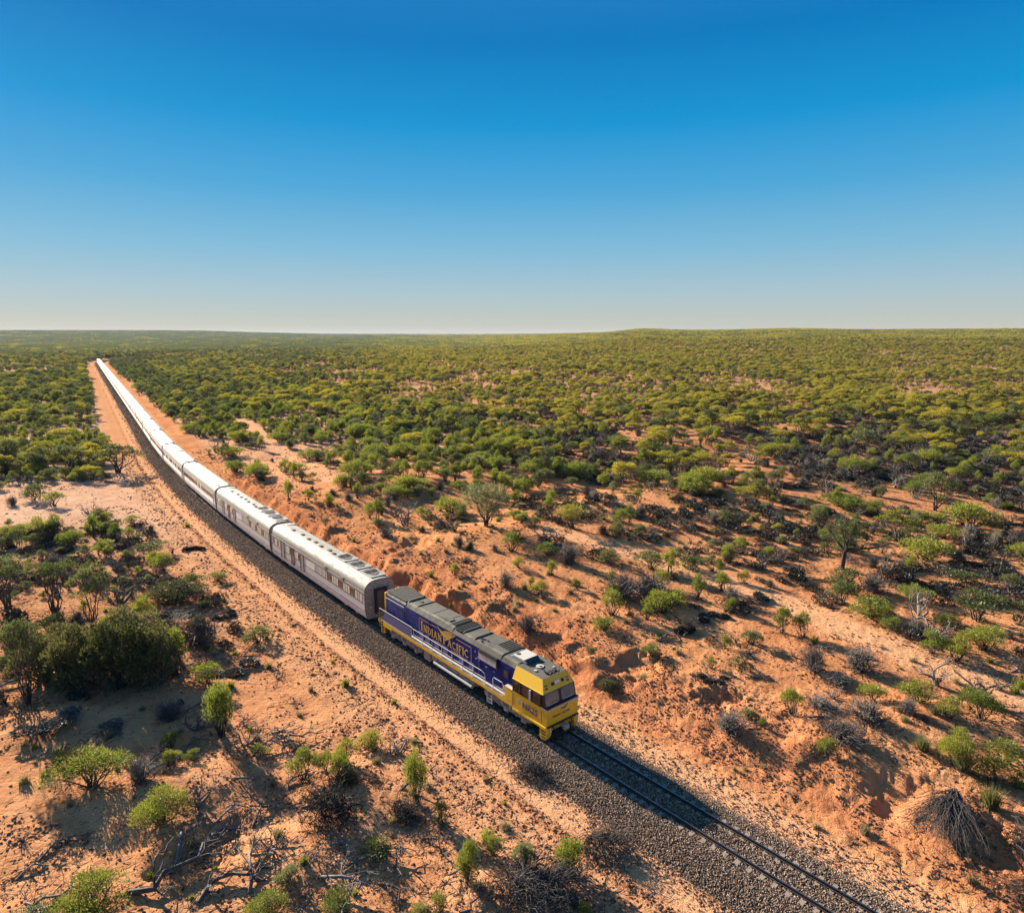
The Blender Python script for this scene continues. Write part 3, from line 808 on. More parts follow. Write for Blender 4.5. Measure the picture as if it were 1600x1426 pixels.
def build_loco():
    loc, rz = on_track(11.0)
    L = empty('diesel_locomotive', loc, rz, label='blue and yellow diesel locomotive leading the train with gold lettering on its side', category='locomotive')
    # underframe with its yellow sill
    u = MB(); u.box(-10.6, 10.2, -1.30, 1.30, 1.05, 1.40); u.build('underframe', ['black'], L)
    for sg in (-1, 1):
        s = MB(); y0, y1 = sorted((sg * 1.305, sg * 1.46))
        s.box(-9.9, 6.1, y0, y1, 1.16, 1.44); s.box(-9.9, -8.5, y0, y1, 0.98, 1.157); s.box(6.1, 7.55, y0, y1, 1.10, 1.44)
        s.build('side_sill', ['yellow'], L, 0.012)
        d = MB(); y0, y1 = sorted((sg * 1.095, sg * 1.46)); d.box(-10.3, 7.2, y0, y1, 1.442, 1.475); d.build('walkway', ['deck'], L)
    # the long hood
    hw, zt = 1.09, 3.72
    def hood(x0, x1, z_eave, z_roof, yr, m_name='hood'):
        h = MB()
        h.box(x0, x1, -hw, hw, 1.478, z_eave)
        h.build('hood_panel', ['livery'], L, 0.015)
        r = MB()
        prof = [(-hw - 0.012, z_eave + 0.003), (-yr, z_roof - 0.06), (-yr * 0.8, z_roof), (yr * 0.8, z_roof), (yr, z_roof - 0.06), (hw + 0.012, z_eave + 0.003)]
        r.prism(prof, 'x', x0, x1)
        r.build('roof_panel', ['roof_grey'], L, 0.012)
    hood(-10.15, -6.70, 3.78, 4.02, 0.96)
    hood(-6.688, -5.25, 3.70, 4.06, 0.92)
    hood(-5.238, -3.20, 3.70, 4.10, 0.90)
    hood(-3.188, 0.05, 3.70, 4.14, 0.90)
    hood(0.062, 3.40, 3.70, 4.08, 0.90)
    hood(3.412, 5.90, 3.72, 4.12, 0.93)
    hood(5.912, 7.55, 3.70, 4.06, 0.93)
    # radiator mesh, roof openings
    rm = MB(); rm.box(-9.95, -6.85, -0.98, 0.98, 4.024, 4.06)
    for i in range(9):
        a = -9.8 + i * 0.36; rm.box(a, a + 0.05, -0.96, 0.96, 4.062, 4.085)
    rm.build('radiator_grille', ['mesh_dark'], L)
    for x0, x1, y0, y1, z in ((-0.55, 0.02, -0.74, 0.95, 4.143), (0.10, 1.05, -0.95, 0.95, 4.083), (4.55, 5.80, -0.25, 0.95, 4.124)):
        o = MB(); o.box(x0, x1, y0, y1, z, z + 0.02)
        for i in range(5): o.box(x0 + (x1 - x0) * i / 5 + 0.02, x0 + (x1 - x0) * i / 5 + 0.06, y0 + 0.04, y1 - 0.04, z + 0.022, z + 0.05, 1)
        o.build('roof_vent', ['rubber', 'mesh_dark'], L)
    for x in (-6.62, -5.2, -3.15, -1.4, 1.2, 2.6):
        o = MB(); o.prism([(-0.9, 4.06), (-0.7, 4.16), (0.7, 4.16), (0.9, 4.06)], 'x', x - 0.04, x + 0.04); o.build('roof_seam', ['roof_grey'], L)
    o = MB(); o.box(-6.0, -5.72, -0.12, 0.14, 4.065, 4.11); o.build('roof_hatch', ['rubber'], L)
    o = MB(); o.box(-2.6, -0.9, -0.62, -0.12, 4.143, 4.20); o.build('roof_hatch', ['roof_grey'], L, 0.02)
    o = MB(); o.tube([(3.5 + 0.45 * math.cos(a), -0.62 + 0.22 * math.sin(a), 4.16) for a in np.linspace(1.2, 4.6, 8)], 0.05, 6); o.build('exhaust_pipe', ['rubber'], L)
    # sand-coloured filter box with black louvres over it
    for sg in (-1, 1):
        o = MB(); y0, y1 = sorted((sg * (hw + 0.003), sg * (hw + 0.17)))
        o.box(3.55, 4.50, y0, y1, 3.02, 3.50); o.box(4.53, 5.55, y0, y1, 3.02, 3.50); o.build('filter_panel', ['pod'], L, 0.015)
        o = MB()
        for i in range(3): o.box(3.5, 5.6, *sorted((sg * (hw + 0.003), sg * (hw + 0.20 - i * 0.05))), 3.53 + i * 0.075, 3.57 + i * 0.075)
        o.box(5.57, 5.66, y0, y1, 3.0, 3.55); o.build('louvre', ['black'], L)
        o = MB(); y0, y1 = sorted((sg * (hw + 0.002), sg * (hw + 0.02)))
        for x in (-6.69, -3.19, 0.06, 3.41): o.box(x - 0.03, x + 0.03, y0, y1, 1.5, 3.68)
        o.build('panel_joint', ['purple'], L)
        for x in (-4.6, -3.7, -2.4, -1.2, 0.9, 2.2):
            o = MB(); o.box(x, x + 0.62, y0, y1 + sg * 0.01 if sg > 0 else y1, 1.62, 2.25); o.build('hood_door', ['violet_panel'], L, 0.01)
        o = MB(); o.box(-7.25, -6.85, *sorted((sg * (hw + 0.003), sg * (hw + 0.03))), 2.65, 3.15); o.build('side_hatch', ['rubber'], L)
        o = MB(); o.box(6.15, 6.85, *sorted((sg * (hw + 0.003), sg * (hw + 0.03))), 1.55, 3.45); o.box(6.28, 6.72, *sorted((sg * (hw + 0.033), sg * (hw + 0.04))), 2.7, 3.2, 1)
        od = o.build('hood_side_door', ['livery', 'glass_brown'], L)
    # rear end: yellow corner strips, end wall
    for sg in (-1, 1):
        o = MB(); o.box(-10.19, -9.93, *sorted((sg * (hw - 0.1), sg * (hw + 0.012))), 1.48, 3.90)
        for i in range(6): o.box(-10.06, -10.0, *sorted((sg * (hw + 0.013), sg * (hw + 0.018))), 1.75 + i * 0.36, 1.83 + i * 0.36, 1)
        o.build('corner_strip', ['yellow', 'black'], L)
    o = MB(); o.box(-10.9, -10.30, -1.40, 1.40, 1.10, 1.44); o.build('rear_beam', ['yellow'], L, 0.01)
    # violet panels along the rear walkway, rail above
    for sg in (-1, 1):
        o = MB(); o.box(-9.75, -5.35, *sorted((sg * 1.40, sg * 1.44))[:2], 1.478, 2.36); o.build('walkway_panel', ['violet_panel'], L, 0.008)
        y = sg * 1.435
        o = MB()
        o.tube([(-10.55, y, 0.75), (-10.55, y, 2.44), (-5.3, y, 2.44), (-5.0, y, 2.38), (4.15, y, 2.38), (4.45, y, 2.30), (4.55, y, 2.1), (4.55, y, 1.45)], 0.024, 6)
        o.tube([(-5.0, y, 1.92), (4.5, y, 1.92)], 0.020, 6)
        for x in (-5.3, -4.95, -3.6, -2.25, -0.9, 0.45, 1.8, 3.1): o.tube([(x, y, 1.45), (x, y, 2.40)], 0.023, 6)
        # hoop beside the cab steps
        o.tube([(5.45, y, 1.45), (5.45, y, 2.30), (5.55, y, 2.42), (6.45, y, 2.42), (6.58, y, 2.30), (6.58, y, 1.45)], 0.026, 6)
        o.tube([(5.45, y, 1.90), (6.58, y, 1.90)], 0.020, 6)
        o.tube([(6.58, y, 2.30), (6.75, y, 2.05), (6.75, y, 1.5)], 0.02, 6)
        o.build('handrail', ['rail_white'], L)
        o = MB(); o.tube([(-9.9, sg * (hw + 0.05), 3.55), (-6.9, sg * (hw + 0.05), 3.55)], 0.02, 5); o.build('grab_rail', ['rail_white'], L)
        # ladders
        for x in (5.0, ):
            o = MB()
            for xx in (x - 0.27, x + 0.27): o.box(xx - 0.025, xx + 0.025, *sorted((sg * 1.34, sg * 1.42)), 0.25, 1.15)
            for i in range(4): o.box(x - 0.243, x + 0.243, *sorted((sg * 1.25, sg * 1.42)), 0.28 + i * 0.27, 0.31 + i * 0.27)
            o.build('ladder', ['pod'], L)
        o = MB()
        for xx in (-10.35, -9.85): o.box(xx - 0.03, xx + 0.03, *sorted((sg * 1.30, sg * 1.42)), 0.3, 1.43)
        for i in range(4): o.box(-10.317, -9.883, *sorted((sg * 1.15, sg * 1.42)), 0.32 + i * 0.28, 0.355 + i * 0.28)
        o.build('ladder', ['yellow'], L)
    # gold lettering with its border and the bird above
    y = -hw - 0.004
    mb, x_end = seg_text('INDIAN PACIFIC', -4.35, 2.42, 0.62, y)
    mb.build('lettering', ['gold'], L)
    o = MB()
    xa, xb = -4.62, x_end + 0.12
    for (a, b, c, d) in ((xa, xa + 0.035, 2.05, 3.42), (xb, xb + 0.035, 2.05, 3.42), (xa + .04, xb - .005, 2.05, 2.08), (xa + .04, -2.0, 3.39, 3.42), (0.55, xb - .005, 3.39, 3.42), (-0.1, 2.0, 2.2, 2.23)):
        o.box(a, b, y - 0.008, y, c, d)
    for i in range(5): o.box(-1.9 + i * 0.18, -1.82 + i * 0.18, y - 0.008, y, 2.2, 2.3 - 0.01 * i)
    for i in range(4): o.box(0.0 + i * 0.3, 0.2 + i * 0.3, y - 0.008, y - 0.002, 2.26, 2.32)
    o.build('gold_border', ['gold'], L)
    bird = [(-2.05, 3.64), (-1.5, 3.20), (-1.25, 3.05), (-0.9, 2.98), (-0.62, 2.88), (-0.35, 3.05), (0.05, 3.30), (0.55, 3.62), (0.10, 3.55), (-0.30, 3.52), (-0.62, 3.50), (-1.0, 3.42), (-1.35, 3.38), (-1.65, 3.47)]
    o = MB(); o.prism(bird, 'y', y - 0.006, y - 0.014); o.prism([(-1.2, 3.4), (-0.5, 3.52), (0.5, 3.66), (-0.2, 3.66), (-0.9, 3.55)], 'y', y - 0.016, y - 0.022); o.build('bird_emblem', ['gold'], L)
    o = MB()
    for x, z, w in ((2.9, 3.25, .10), (3.2, 2.9, .08), (-2.6, 2.2, .07), (-3.6, 2.15, .07), (3.0, 2.75, 0.12), (3.35, 2.73, 0.12), (4.2, 2.55, .12), (5.1, 2.55, .12)):
        o.box(x, x + w, y - 0.012, y, z, z + 0.05)
    o.build('door_latch', ['rail_white'], L)

    # ---------------- the cab
    W, Wr, zb, zw, zt2, zr = 1.46, 1.10, 1.10, 2.34, 3.22, 4.02
    def ring(xb, xm, xw, xt, xr, w1, w2):
        return [(xb, zb, w1), (xm, zw, w1), (xw, zw + 0.02, w1), (xt, zt2, w1), (xr, zr, w2)]
    c = MB()
    back = [(7.60, zb, W), (7.60, zw, W), (7.60, zt2, W), (7.60, zr, Wr)]
    front = [(10.95, zb, 1.40), (10.98, zw, 1.40), (10.60, zt2 + 0.02, 1.40), (10.16, zr, 1.06)]
    vs = []
    for sg in (-1, 1):
        vs += [(x, sg * w, z) for x, z, w in back] + [(x, sg * w, z) for x, z, w in front]
    wb = len(vs); vs += [(10.80, -1.40, zw + 0.015), (10.80, 1.40, zw + 0.015)]
    fs = [(0, 1, 5, 4), (8, 12, 13, 9), (2, 3, 7, 6), (10, 14, 15, 11)]          # sides below and above the windows
    fs += [(4, 5, 13, 12), (6, 7, 15, 14), (3, 11, 15, 7), (0, 8, 9, 1), (1, 9, 10, 2), (2, 10, 11, 3), (0, 4, 12, 8)]
    fs += [(1, 2, 6, wb, 5), (9, 13, wb + 1, 14, 10), (5, wb, wb + 1, 13), (wb, 6, 14, wb + 1)]
    mi = [0] * len(fs); mi[6] = 1; mi[-1] = 2; mi[-2] = 2; mi[-3] = 2; mi[-4] = 2
    for f, m_ in zip(fs, mi): c.f.append(f); c.m.append(m_)
    c.v = vs
    c.build('cab', ['yellow', 'roof_grey', 'black'], L)
    # rain edge between side wall and sloping upper side, yellow panel joins
    for sg in (-1, 1):
        o = MB(); o.tube([(7.62, sg * (W + 0.01), zt2 + 0.01), (10.58, sg * 1.415, zt2 + 0.02)], 0.025, 5); o.build('rain_strip', ['yellow'], L)
        # side windows
        for x0, x1, mt in ((7.75, 8.40, 'glass'), (8.62, 9.42, 'glass_brown'), (9.62, 10.38, 'glass_brown')):
            o = MB()
            yy = sg * (W + 0.006); y2 = sg * (W + 0.03) if x0 < 9.6 else sg * (W + 0.012)
            o.box(x0, x1, *sorted((sg * (W - 0.02), yy)), zw + 0.06, zt2 - 0.06)
            wv = o.build('cab_window', [mt], L)
            fr = MB()
            for (a, b, e, f_) in ((x0 - .05, x0, zw + .02, zt2 - .02), (x1, x1 + .05, zw + .02, zt2 - .02), (x0 + .002, x1 - .002, zw + .02, zw + .06), (x0 + .002, x1 - .002, zt2 - .06, zt2 - .02)):
                fr.box(a, b, *sorted((sg * (W - 0.02), sg * (W + 0.025))), e, f_)
            fr.build('window_frame', ['black'], wv)
        o = MB(); o.box(9.45, 9.52, *sorted((sg * (W + 0.03), sg * (W + 0.16))), zw + 0.12, zt2 - 0.05); o.build('side_mirror', ['rail_white'], L)
        # orange box with pale top behind the cab
        o = MB(); o.box(6.80, 7.585, *sorted((sg * 0.90, sg * 1.47)), 1.45, 2.30); o.box(6.78, 7.585, *sorted((sg * 0.88, sg * 1.49)), 2.303, 2.36, 1); o.build('equipment_box', ['yellow', 'deck'], L, 0.012)
        o = MB(); o.box(7.6, 10.9, *sorted((sg * 1.38, sg * 1.475)), 0.92, 1.095); o.build('cab_sill', ['yellow'], L, 0.012)
        # grab irons
        o = MB(); o.tube([(10.55, sg * 1.50, 1.35), (10.55, sg * 1.50, 2.15)], 0.022, 6); o.tube([(7.68, sg * 1.50, 1.3), (7.68, sg * 1.50, 2.2)], 0.016, 6); o.build('grab_iron', ['purple'], L)
        # front step column, yellow with dark steps
        o = MB()
        o.prism([(10.30, 0.22), (10.30, 1.09), (11.0, 1.09), (11.04, 0.70), (10.86, 0.22)], 'y', *sorted((sg * 1.02, sg * 1.42)))
        o.prism([(10.36, 0.14), (10.80, 0.14), (10.86, 0.217), (10.30, 0.217)], 'y', *sorted((sg * 1.05, sg * 1.40)))
        for i in range(4): o.box(10.45, 10.88, *sorted((sg * 1.421, sg * 1.427)), 0.30 + i * 0.20, 0.39 + i * 0.20, 1)
        o.build('front_steps', ['yellow', 'rubber'], L, 0.01)
        o = MB(); o.tube([(11.02, sg * 1.2, 1.05), (11.12, sg * 1.2, 0.95), (11.10, sg * 1.2, 0.55), (11.0, sg * 1.2, 0.5)], 0.022, 6); o.build('step_handrail', ['rail_white'], L)
    # running number on the side
    me = font_mesh('NR25', 0.62, 0.004, 'purple')
    o = link('running_number', me, L, loc=(8.62, -(W + 0.004), 1.52)); o.rotation_euler = (RAD(90), 0, 0); o.scale = (1.05, 1, 1)
    o = MB(); o.box(8.18, 8.44, -W - 0.008, -W - 0.001, 1.60, 2.02); o.build('side_badge', ['pod'], L)
    # front: shelf rail, seams, lights, screens
    o = MB(); o.box(10.82, 11.03, -1.42, 1.42, zw + 0.028, zw + 0.06); o.build('nose_shelf', ['black'], L)
    o = MB(); o.tube([(10.5, -1.47, zw + 0.03), (11.0, -1.45, zw - 0.03), (11.07, -1.38, zw - 0.03), (11.07, 1.38, zw - 0.03), (11.0, 1.45, zw - 0.03)], 0.03, 6); o.build('nose_rail', ['rail_white'], L)
    o = MB(); o.box(10.93, 11.06, -1.41, 1.41, 1.06, 1.14); o.build('nose_trim', ['black'], L)
    def on_front(x0, z0, x1, z1):       # frame of the sloping front face
        d = Vector((x1 - x0, 0, z1 - z0)).normalized(); n_ = Vector((d.z, 0, -d.x))
        return d, n_
    d, n_ = on_front(10.80, zw + 0.015, 10.60, zt2 + 0.02)
    p0 = Vector((10.80, 0, zw + 0.015)); Ls = (Vector((10.60, 0, zt2 + 0.02)) - p0).length
    def slab(mb, p0, d, n_, ya, yb, a, b, h0, h1, m=0):
        vs = [p0 + d * u + n_ * h + Vector((0, yy, 0)) for u in (a, b) for yy in (ya, yb) for h in (h0, h1)]
        mb.add(vs, [(0, 1, 3, 2), (4, 6, 7, 5), (0, 4, 5, 1), (2, 3, 7, 6), (0, 2, 6, 4), (1, 5, 7, 3)], m)
    for ya, yb in ((-1.30, -0.13), (0.13, 1.30)):
        g = MB(); slab(g, p0, d, n_, ya, yb, 0.08, Ls - 0.04, 0.004, 0.02); w = g.build('windscreen', ['screen'], L)
        g = MB(); slab(g, p0, d, n_, (ya + yb) / 2 - 0.45, (ya + yb) / 2 + 0.40, 0.12, 0.15, 0.03, 0.05); g.build('wiper', ['rail_white'], w)
    d, n_ = on_front(10.60, zt2 + 0.02, 10.16, zr); p0 = Vector((10.60, 0, zt2 + 0.02))
    for ya in (-0.16, 0.06):
        g = MB(); c_ = p0 + d * 0.45 + Vector((0, ya + 0.05, 0)); g.tube([c_, c_ + n_ * 0.06], 0.09, 12); g.build('headlight', ['lamp_glass'], L)
    for ya in (-0.52, 0.36):
        g = MB(); slab(g, p0, d, n_, ya, ya + 0.24, 0.30, 0.50, 0.003, 0.05); g.build('marker_light', ['black'], L, 0.02)
    for ya in (-1.10, 0.80):
        g = MB(); slab(g, p0, d, n_, ya, ya + 0.22, 0.20, 0.32, 0.003, 0.02); slab(g, p0, d, n_, ya - .02, ya + 0.26, 0.42, 0.48, 0.003, 0.02); g.build('number_board', ['roof_grey'], L)
    g = MB()
    bx, bz = 10.99, 1.5
    for pl in ([(0.02, 2.0), (0.20, 1.93), (0.55, 2.28), (0.28, 2.12)], [(0.0, 2.08), (0.18, 1.90), (0.05, 1.97), (-0.25, 2.0)]):
        g.prism(pl, 'x', bx, bx + 0.012)
    g.build('bird_emblem', ['purple'], L)
    me = font_mesh('INDIAN PACIFIC', 0.215, 0.003, 'purple')
    o = link('lettering', me, L, loc=(10.975, -0.88, 1.60)); o.rotation_euler = (RAD(90), 0, RAD(90))
    # pilot, coupler, hoses
    o = MB(); o.box(10.2, 10.93, -1.36, 1.36, 0.90, 1.055); o.box(10.75, 10.98, -1.0, 1.0, 0.78, 0.897, 0); o.build('pilot_beam', ['yellow'], L, 0.012)
    o = MB(); o.prism([(10.55, -1.0), (10.98, -0.75), (11.05, 0), (10.98, 0.75), (10.55, 1.0)], 'z', 0.12, 0.40); o.build('plough', ['rubber'], L, 0.02)
    o = MB(); o.box(10.6, 11.25, -0.16, 0.16, 0.74, 0.96, 0); o.box(11.2, 11.45, -0.24, 0.20, 0.70, 1.0); o.build('coupler', ['bogie'], L, 0.03)
    for yy in (-0.78, -0.60, 0.58, 0.80):
        o = MB(); o.tube([(10.98, yy, 0.85), (11.15, yy, 0.75), (11.16, yy + 0.03, 0.45), (11.05, yy + 0.1, 0.38)], 0.03, 6); o.build('brake_hose', ['rubber'], L)
    for yy in (-0.95, 0.72):
        o = MB(); o.box(11.0, 11.10, yy, yy + 0.10, 0.92, 1.02); o.build('hose_cock', ['red_paint'], L)
    # cab roof: pod with blue glass, dome, horns, aerials
    o = MB(); o.prism([(6.35, 4.06), (8.0, 4.06), (7.75, 4.27), (6.6, 4.27)], 'y', -0.55, 0.72); o.cyl((6.75, -0.2, 4.28), 0.17, 0.05, 'z', 14, 1); pod = o.build('cab_air_conditioner', ['pod', 'roof_grey'], L, 0.04)
    o = MB(); o.prism([(7.77, 4.26), (8.02, 4.06), (8.05, 4.08), (7.80, 4.29)], 'y', -0.45, 0.65); o.build('blue_panel', ['glass'], pod)
    o = MB(); o.cyl((8.75, 0.0, 4.05), 0.27, 0.05, 'z', 18); o.cyl((8.75, 0.0, 4.10), 0.09, 0.06, 'z', 10); o.build('antenna_dome', ['deck'], L)
    o = MB(); o.cyl((9.0, -0.62, 4.05), 0.12, 0.05, 'z', 12); o.cyl((9.4, 0.65, 4.05), 0.09, 0.05, 'z', 12); o.build('roof_disc', ['deck'], L)
    o = MB()
    for yy, ln in ((-0.30, .55), (-0.14, .40), (0.04, .5), (0.22, .38), (0.42, .55)):
        o.tube([(9.80 - ln * 0.3, yy, 4.13), (9.80 + ln * 0.5, yy, 4.13), (9.80 + ln * 0.62, yy, 4.13)], [0.03, 0.04, 0.085], 8)
    o.box(9.7, 9.8, -0.4, 0.5, 4.02, 4.1); o.build('air_horn', ['black'], L)
    o = MB(); o.tube([(9.35, -0.12, 4.02), (9.25, -0.3, 4.15), (9.1, -0.34, 4.18)], 0.025, 5); o.tube([(9.9, 0.7, 4.0), (9.9, 0.7, 4.4)], 0.012, 4); o.build('aerial', ['black'], L)
    # below the frame
    bogie(L, -6.7, (-1, 0, 1)); bogie(L, 6.7, (-1, 0, 1))
    o = MB(); o.prism([(-0.95, 0.42), (0.95, 0.42), (1.25, 0.65), (1.25, 1.04), (-1.25, 1.04), (-1.25, 0.65)], 'x', -2.6, 2.9); o.build('fuel_tank', ['bogie'], L, 0.03)
    o = MB(); o.prism([(-1.36, 0.35), (-1.0, 0.35), (-1.0, 1.04), (-1.36, 1.04)], 'x', -3.6, -2.75); o.build('battery_box', ['bogie'], L, 0.02)
    for sg in (-1, 1):
        o = MB(); o.cyl((0.4, sg * 1.33, 0.56), 0.15, 5.0, 'x', 14); o.build('air_tank', ['tank'], L, smooth_=False)
        o = MB()
        for k, (x, zz) in enumerate(((-2.2, .9), (-0.9, .82), (0.6, .9), (1.9, .82))): o.box(x, x + 0.5, *sorted((sg * 1.26, sg * 1.34)), zz - 0.1, zz + 0.1)
        o.build('pipe_bracket', ['bogie'], L)
    return L
loco = build_loco()

# ================================================================== THE CARRIAGES
def car_outline(z0=0.0, grow=0.0):
    """half outline (y, z) from the skirt up to the roof's middle"""
    side = [(1.22, 0.48), (1.40, 0.62), (1.50, 0.98), (1.53, 1.25), (1.53, 2.92)]
    roof = []
    for i in range(0, 9):
        a = i / 8 * math.pi / 2
        roof.append((1.53 * math.cos(a) ** 0.62 if i < 8 else 0.0, 3.0 + 1.06 * math.sin(a) ** 0.9))
    return side, roof

def shell(half_pts, x0, x1, g=0.0):
    pts = [(-y, z) for y, z in half_pts] + [(y, z) for y, z in reversed(half_pts) if y > 1e-6]
    return pts

def build_car(kind, name='passenger_carriage', detail=True):
    root = empty(name)
    side, roof = car_outline()
    LX = 12.0
    def open_strip(pts, x0, x1, nm, mt, thick=0.03, smooth_=False):
        mb = MB(); n = len(pts)
        vs = [(x, y, z) for x in (x0, x1) for y, z in pts]
        mb.add(vs, [(j, j + 1, n + j + 1, n + j) for j in range(n - 1)])
        o = mb.build(nm, [mt], root, smooth_=smooth_)
        return o
    for sg in (-1, 1):
        open_strip([(sg * y, z) for y, z in side[:4]], -LX + (0.0), LX, 'skirt', 'steel_side')
        open_strip([(sg * 1.53, 1.25), (sg * 1.53, 3.0)], -LX, LX, 'side_wall', 'steel_side')
    g = MB()
    for sg in (-1, 1):
        g.tube([(-LX, sg * 1.545, 3.03), (LX, sg * 1.545, 3.03)], 0.028, 5)
    g.build('gutter', ['brown_line'], root)
    for yy, zz in ((-1.16, 3.79), (-0.62, 4.015), (0.62, 4.015), (1.16, 3.79)):
        g = MB(); g.tube([(-LX + 0.1, yy, zz), (LX - 0.1, yy, zz)], 0.022, 4); g.build('roof_rib', ['steel_dull'], root)
    full = [(-y, z) for y, z in roof] + [(y, z) for y, z in reversed(roof[:-1])]
    open_strip(full, -LX, LX, 'roof', 'steel_roof', smooth_=True)
    endp = [(-y, z) for y, z in side + roof] + [(y, z) for y, z in reversed((side + roof)[:-1])]
    for sx in (-1, 1):
        e = MB(); e.prism(endp, 'x', sx * (LX - 0.06), sx * (LX - 0.012))
        if detail:
            for i in range(9):
                yy = -1.28 + i * 0.32
                if abs(yy) > 0.5: e.box(*sorted((sx * (LX - 0.012), sx * (LX + 0.02))), yy - 0.03, yy + 0.03, 0.7, 3.3)
        eo = e.build('end_wall', ['car_end'], root)
        d = MB()
        for (a, b, z0, z1) in ((-0.62, -0.45, 0.95, 3.25), (0.45, 0.62, 0.95, 3.25), (-0.447, 0.447, 3.1, 3.25)): d.box(*sorted((sx * (LX - 0.01), sx * (LX + 0.30))), a, b, z0, z1)
        d.build('gangway', ['rubber'], root)
        d = MB(); d.box(*sorted((sx * (LX + 0.003), sx * (LX + 0.04))), -0.447, 0.447, 0.95, 3.097, 0)
        d.build('end_door', ['brown_line'], root)
        rim = MB(); pr = [(-y, z) for y, z in side[3:] + roof] + [(y, z) for y, z in reversed((side[3:] + roof)[:-1])]
        rim.tube([(sx * (LX - 0.02), y * 1.005, z + 0.012) for y, z in pr], 0.035, 5); rim.build('end_rim', ['brown_line'], root)
        if detail:
            b = MB(); b.cyl((sx * (LX + 0.02), -0.95, 1.55), 0.13, 0.04, 'x', 12); b.build('end_lamp', ['pod'], root)
    under = MB(); under.box(-11.6, 11.6, -1.15, 1.15, 0.75, 1.0)
    for x0, x1 in ((-5.5, -3.2), (-2.6, -0.4), (0.4, 2.0), (2.6, 5.6)): under.box(x0, x1, -1.12, 1.12, 0.35, 0.747)
    under.build('underframe', ['rubber'], root)
    for x in (-8.4, 8.4): bogie(root, x, (-0.5, 0.5), 0.46, 0.98)
    # window band with its two brown lines, the blind or glass in every opening
    for sg in (-1, 1):
        def Y(a, b): return sorted((sg * (1.53 + a), sg * (1.53 + b)))
        ln = MB()
        for z in ((1.98, 2.86) if detail else (1.98, 2.80)): ln.box(-LX + .05, LX - .05, *Y(0.002, 0.022), z - 0.034, z + 0.034)
        if detail: ln.box(-LX + .05, LX - .05, *Y(0.002, 0.02), 1.27, 1.315)
        ln.build('trim_line', ['brown_line'], root)
        if kind != 'kitchen':
            fl = MB()
            for z in (1.36, 1.46, 1.56, 1.66, 1.76, 1.86): fl.box(-LX + .06, LX - .06, *Y(0.002, 0.03), z - 0.022, z + 0.022)
            fl.build('fluting', ['steel_side'], root)
        if kind == 'kitchen':
            p = MB(); p.box(-LX + .08, LX - .08, *Y(0.003, 0.012), 1.33, 1.94); p.build('lower_panel', ['blue_panel'], root)
            rng = random.Random(6)
            x = LX - 0.5
            pattern = ['curtain', 'curtain2', 'curtain', 'brown', 'curtain', 'curtain', 'curtain', 'brown', 'curtain', 'curtain', 'curtain', 'brown', 'curtain2', 'curtain', 'pane', 'curtain', 'pane', 'curtain2', 'curtain']
            for kind_w in pattern:
                w = 1.05 if kind_w == 'brown' else 0.50
                wm = MB(); wm.box(x - w, x - 0.07, *Y(0.003, 0.018), 2.06, 2.74)
                fr = wm.build('window', [{'curtain': 'curtain', 'curtain2': 'pod', 'brown': 'glass_brown', 'pane': 'blue_panel'}[kind_w]], root)
                f2 = MB(); f2.box(x - 0.066, x - 0.004, *Y(0.003, 0.026), 2.04, 2.78); f2.build('window_frame', ['brown_line' if kind_w != 'brown' else 'rubber'], fr)
                x -= w
            # the doors towards the rear, some standing deeper and darker
            for dx, w, mt in ((-2.3, 0.85, 'car_end'), (-5.0, 0.75, 'glass_brown'), (-7.9, 0.95, 'car_end')):
                dm = MB(); dm.box(dx - w, dx, *Y(0.004, 0.03), 1.05, 2.95); do = dm.build('door', [mt], root)
                df = MB()
                for a in (dx - w - 0.07, dx + 0.003): df.box(a, a + 0.066, *Y(0.004, 0.045), 1.05, 3.02)
                df.box(dx - w - .003, dx - .002, *Y(0.031, 0.045), 2.95, 3.02); df.build('door_frame', ['rubber'], do)
                dh = MB(); dh.box(dx - 0.12, dx - 0.06, *Y(0.031, 0.06), 1.7, 2.0); dh.build('door_handle', ['rail_white'], do)
            for x0, n in ((-5.9, 3), (-9.2, 5), (-3.4, 3)):
                for i in range(n):
                    wm = MB(); a = x0 - i * 0.44
                    wm.box(a - 0.36, a, *Y(0.003, 0.018), 2.06, 2.72); wm.build('window', ['curtain' if (i + n) % 3 else 'glass'], root)
            for dx in (3.1, 7.0):
                hm = MB(); hm.box(dx, dx + 0.55, *Y(0.003, 0.05), 2.92, 3.30); hm.build('cant_rail_box', ['car_end'], root)
        else:
            n = 22 if detail else 0
            rng = random.Random(3 if kind == 'sleeper' else 5)
            for i in range(n):
                x = 10.4 - i * 0.98
                mt = rng.choice(['curtain', 'glass_brown', 'glass', 'glass', 'glass_brown'])
                if kind == 'lounge' and i % 5 == 4: continue
                wm = MB(); wm.box(x - 0.72, x, *Y(0.003, 0.018), 2.08, 2.72); wm.build('window', [mt], root)
            if not detail:
                wm = MB(); wm.box(-10.8, 10.8, *Y(0.003, 0.015), 2.15, 2.62); wm.build('window_band', ['glass_brown'], root)
            if detail:
                for dx in (11.3, -10.9):
                    dm = MB(); dm.box(dx - 0.7, dx, *Y(0.004, 0.03), 1.1, 2.95); dm.build('door', ['steel_dull'], root)
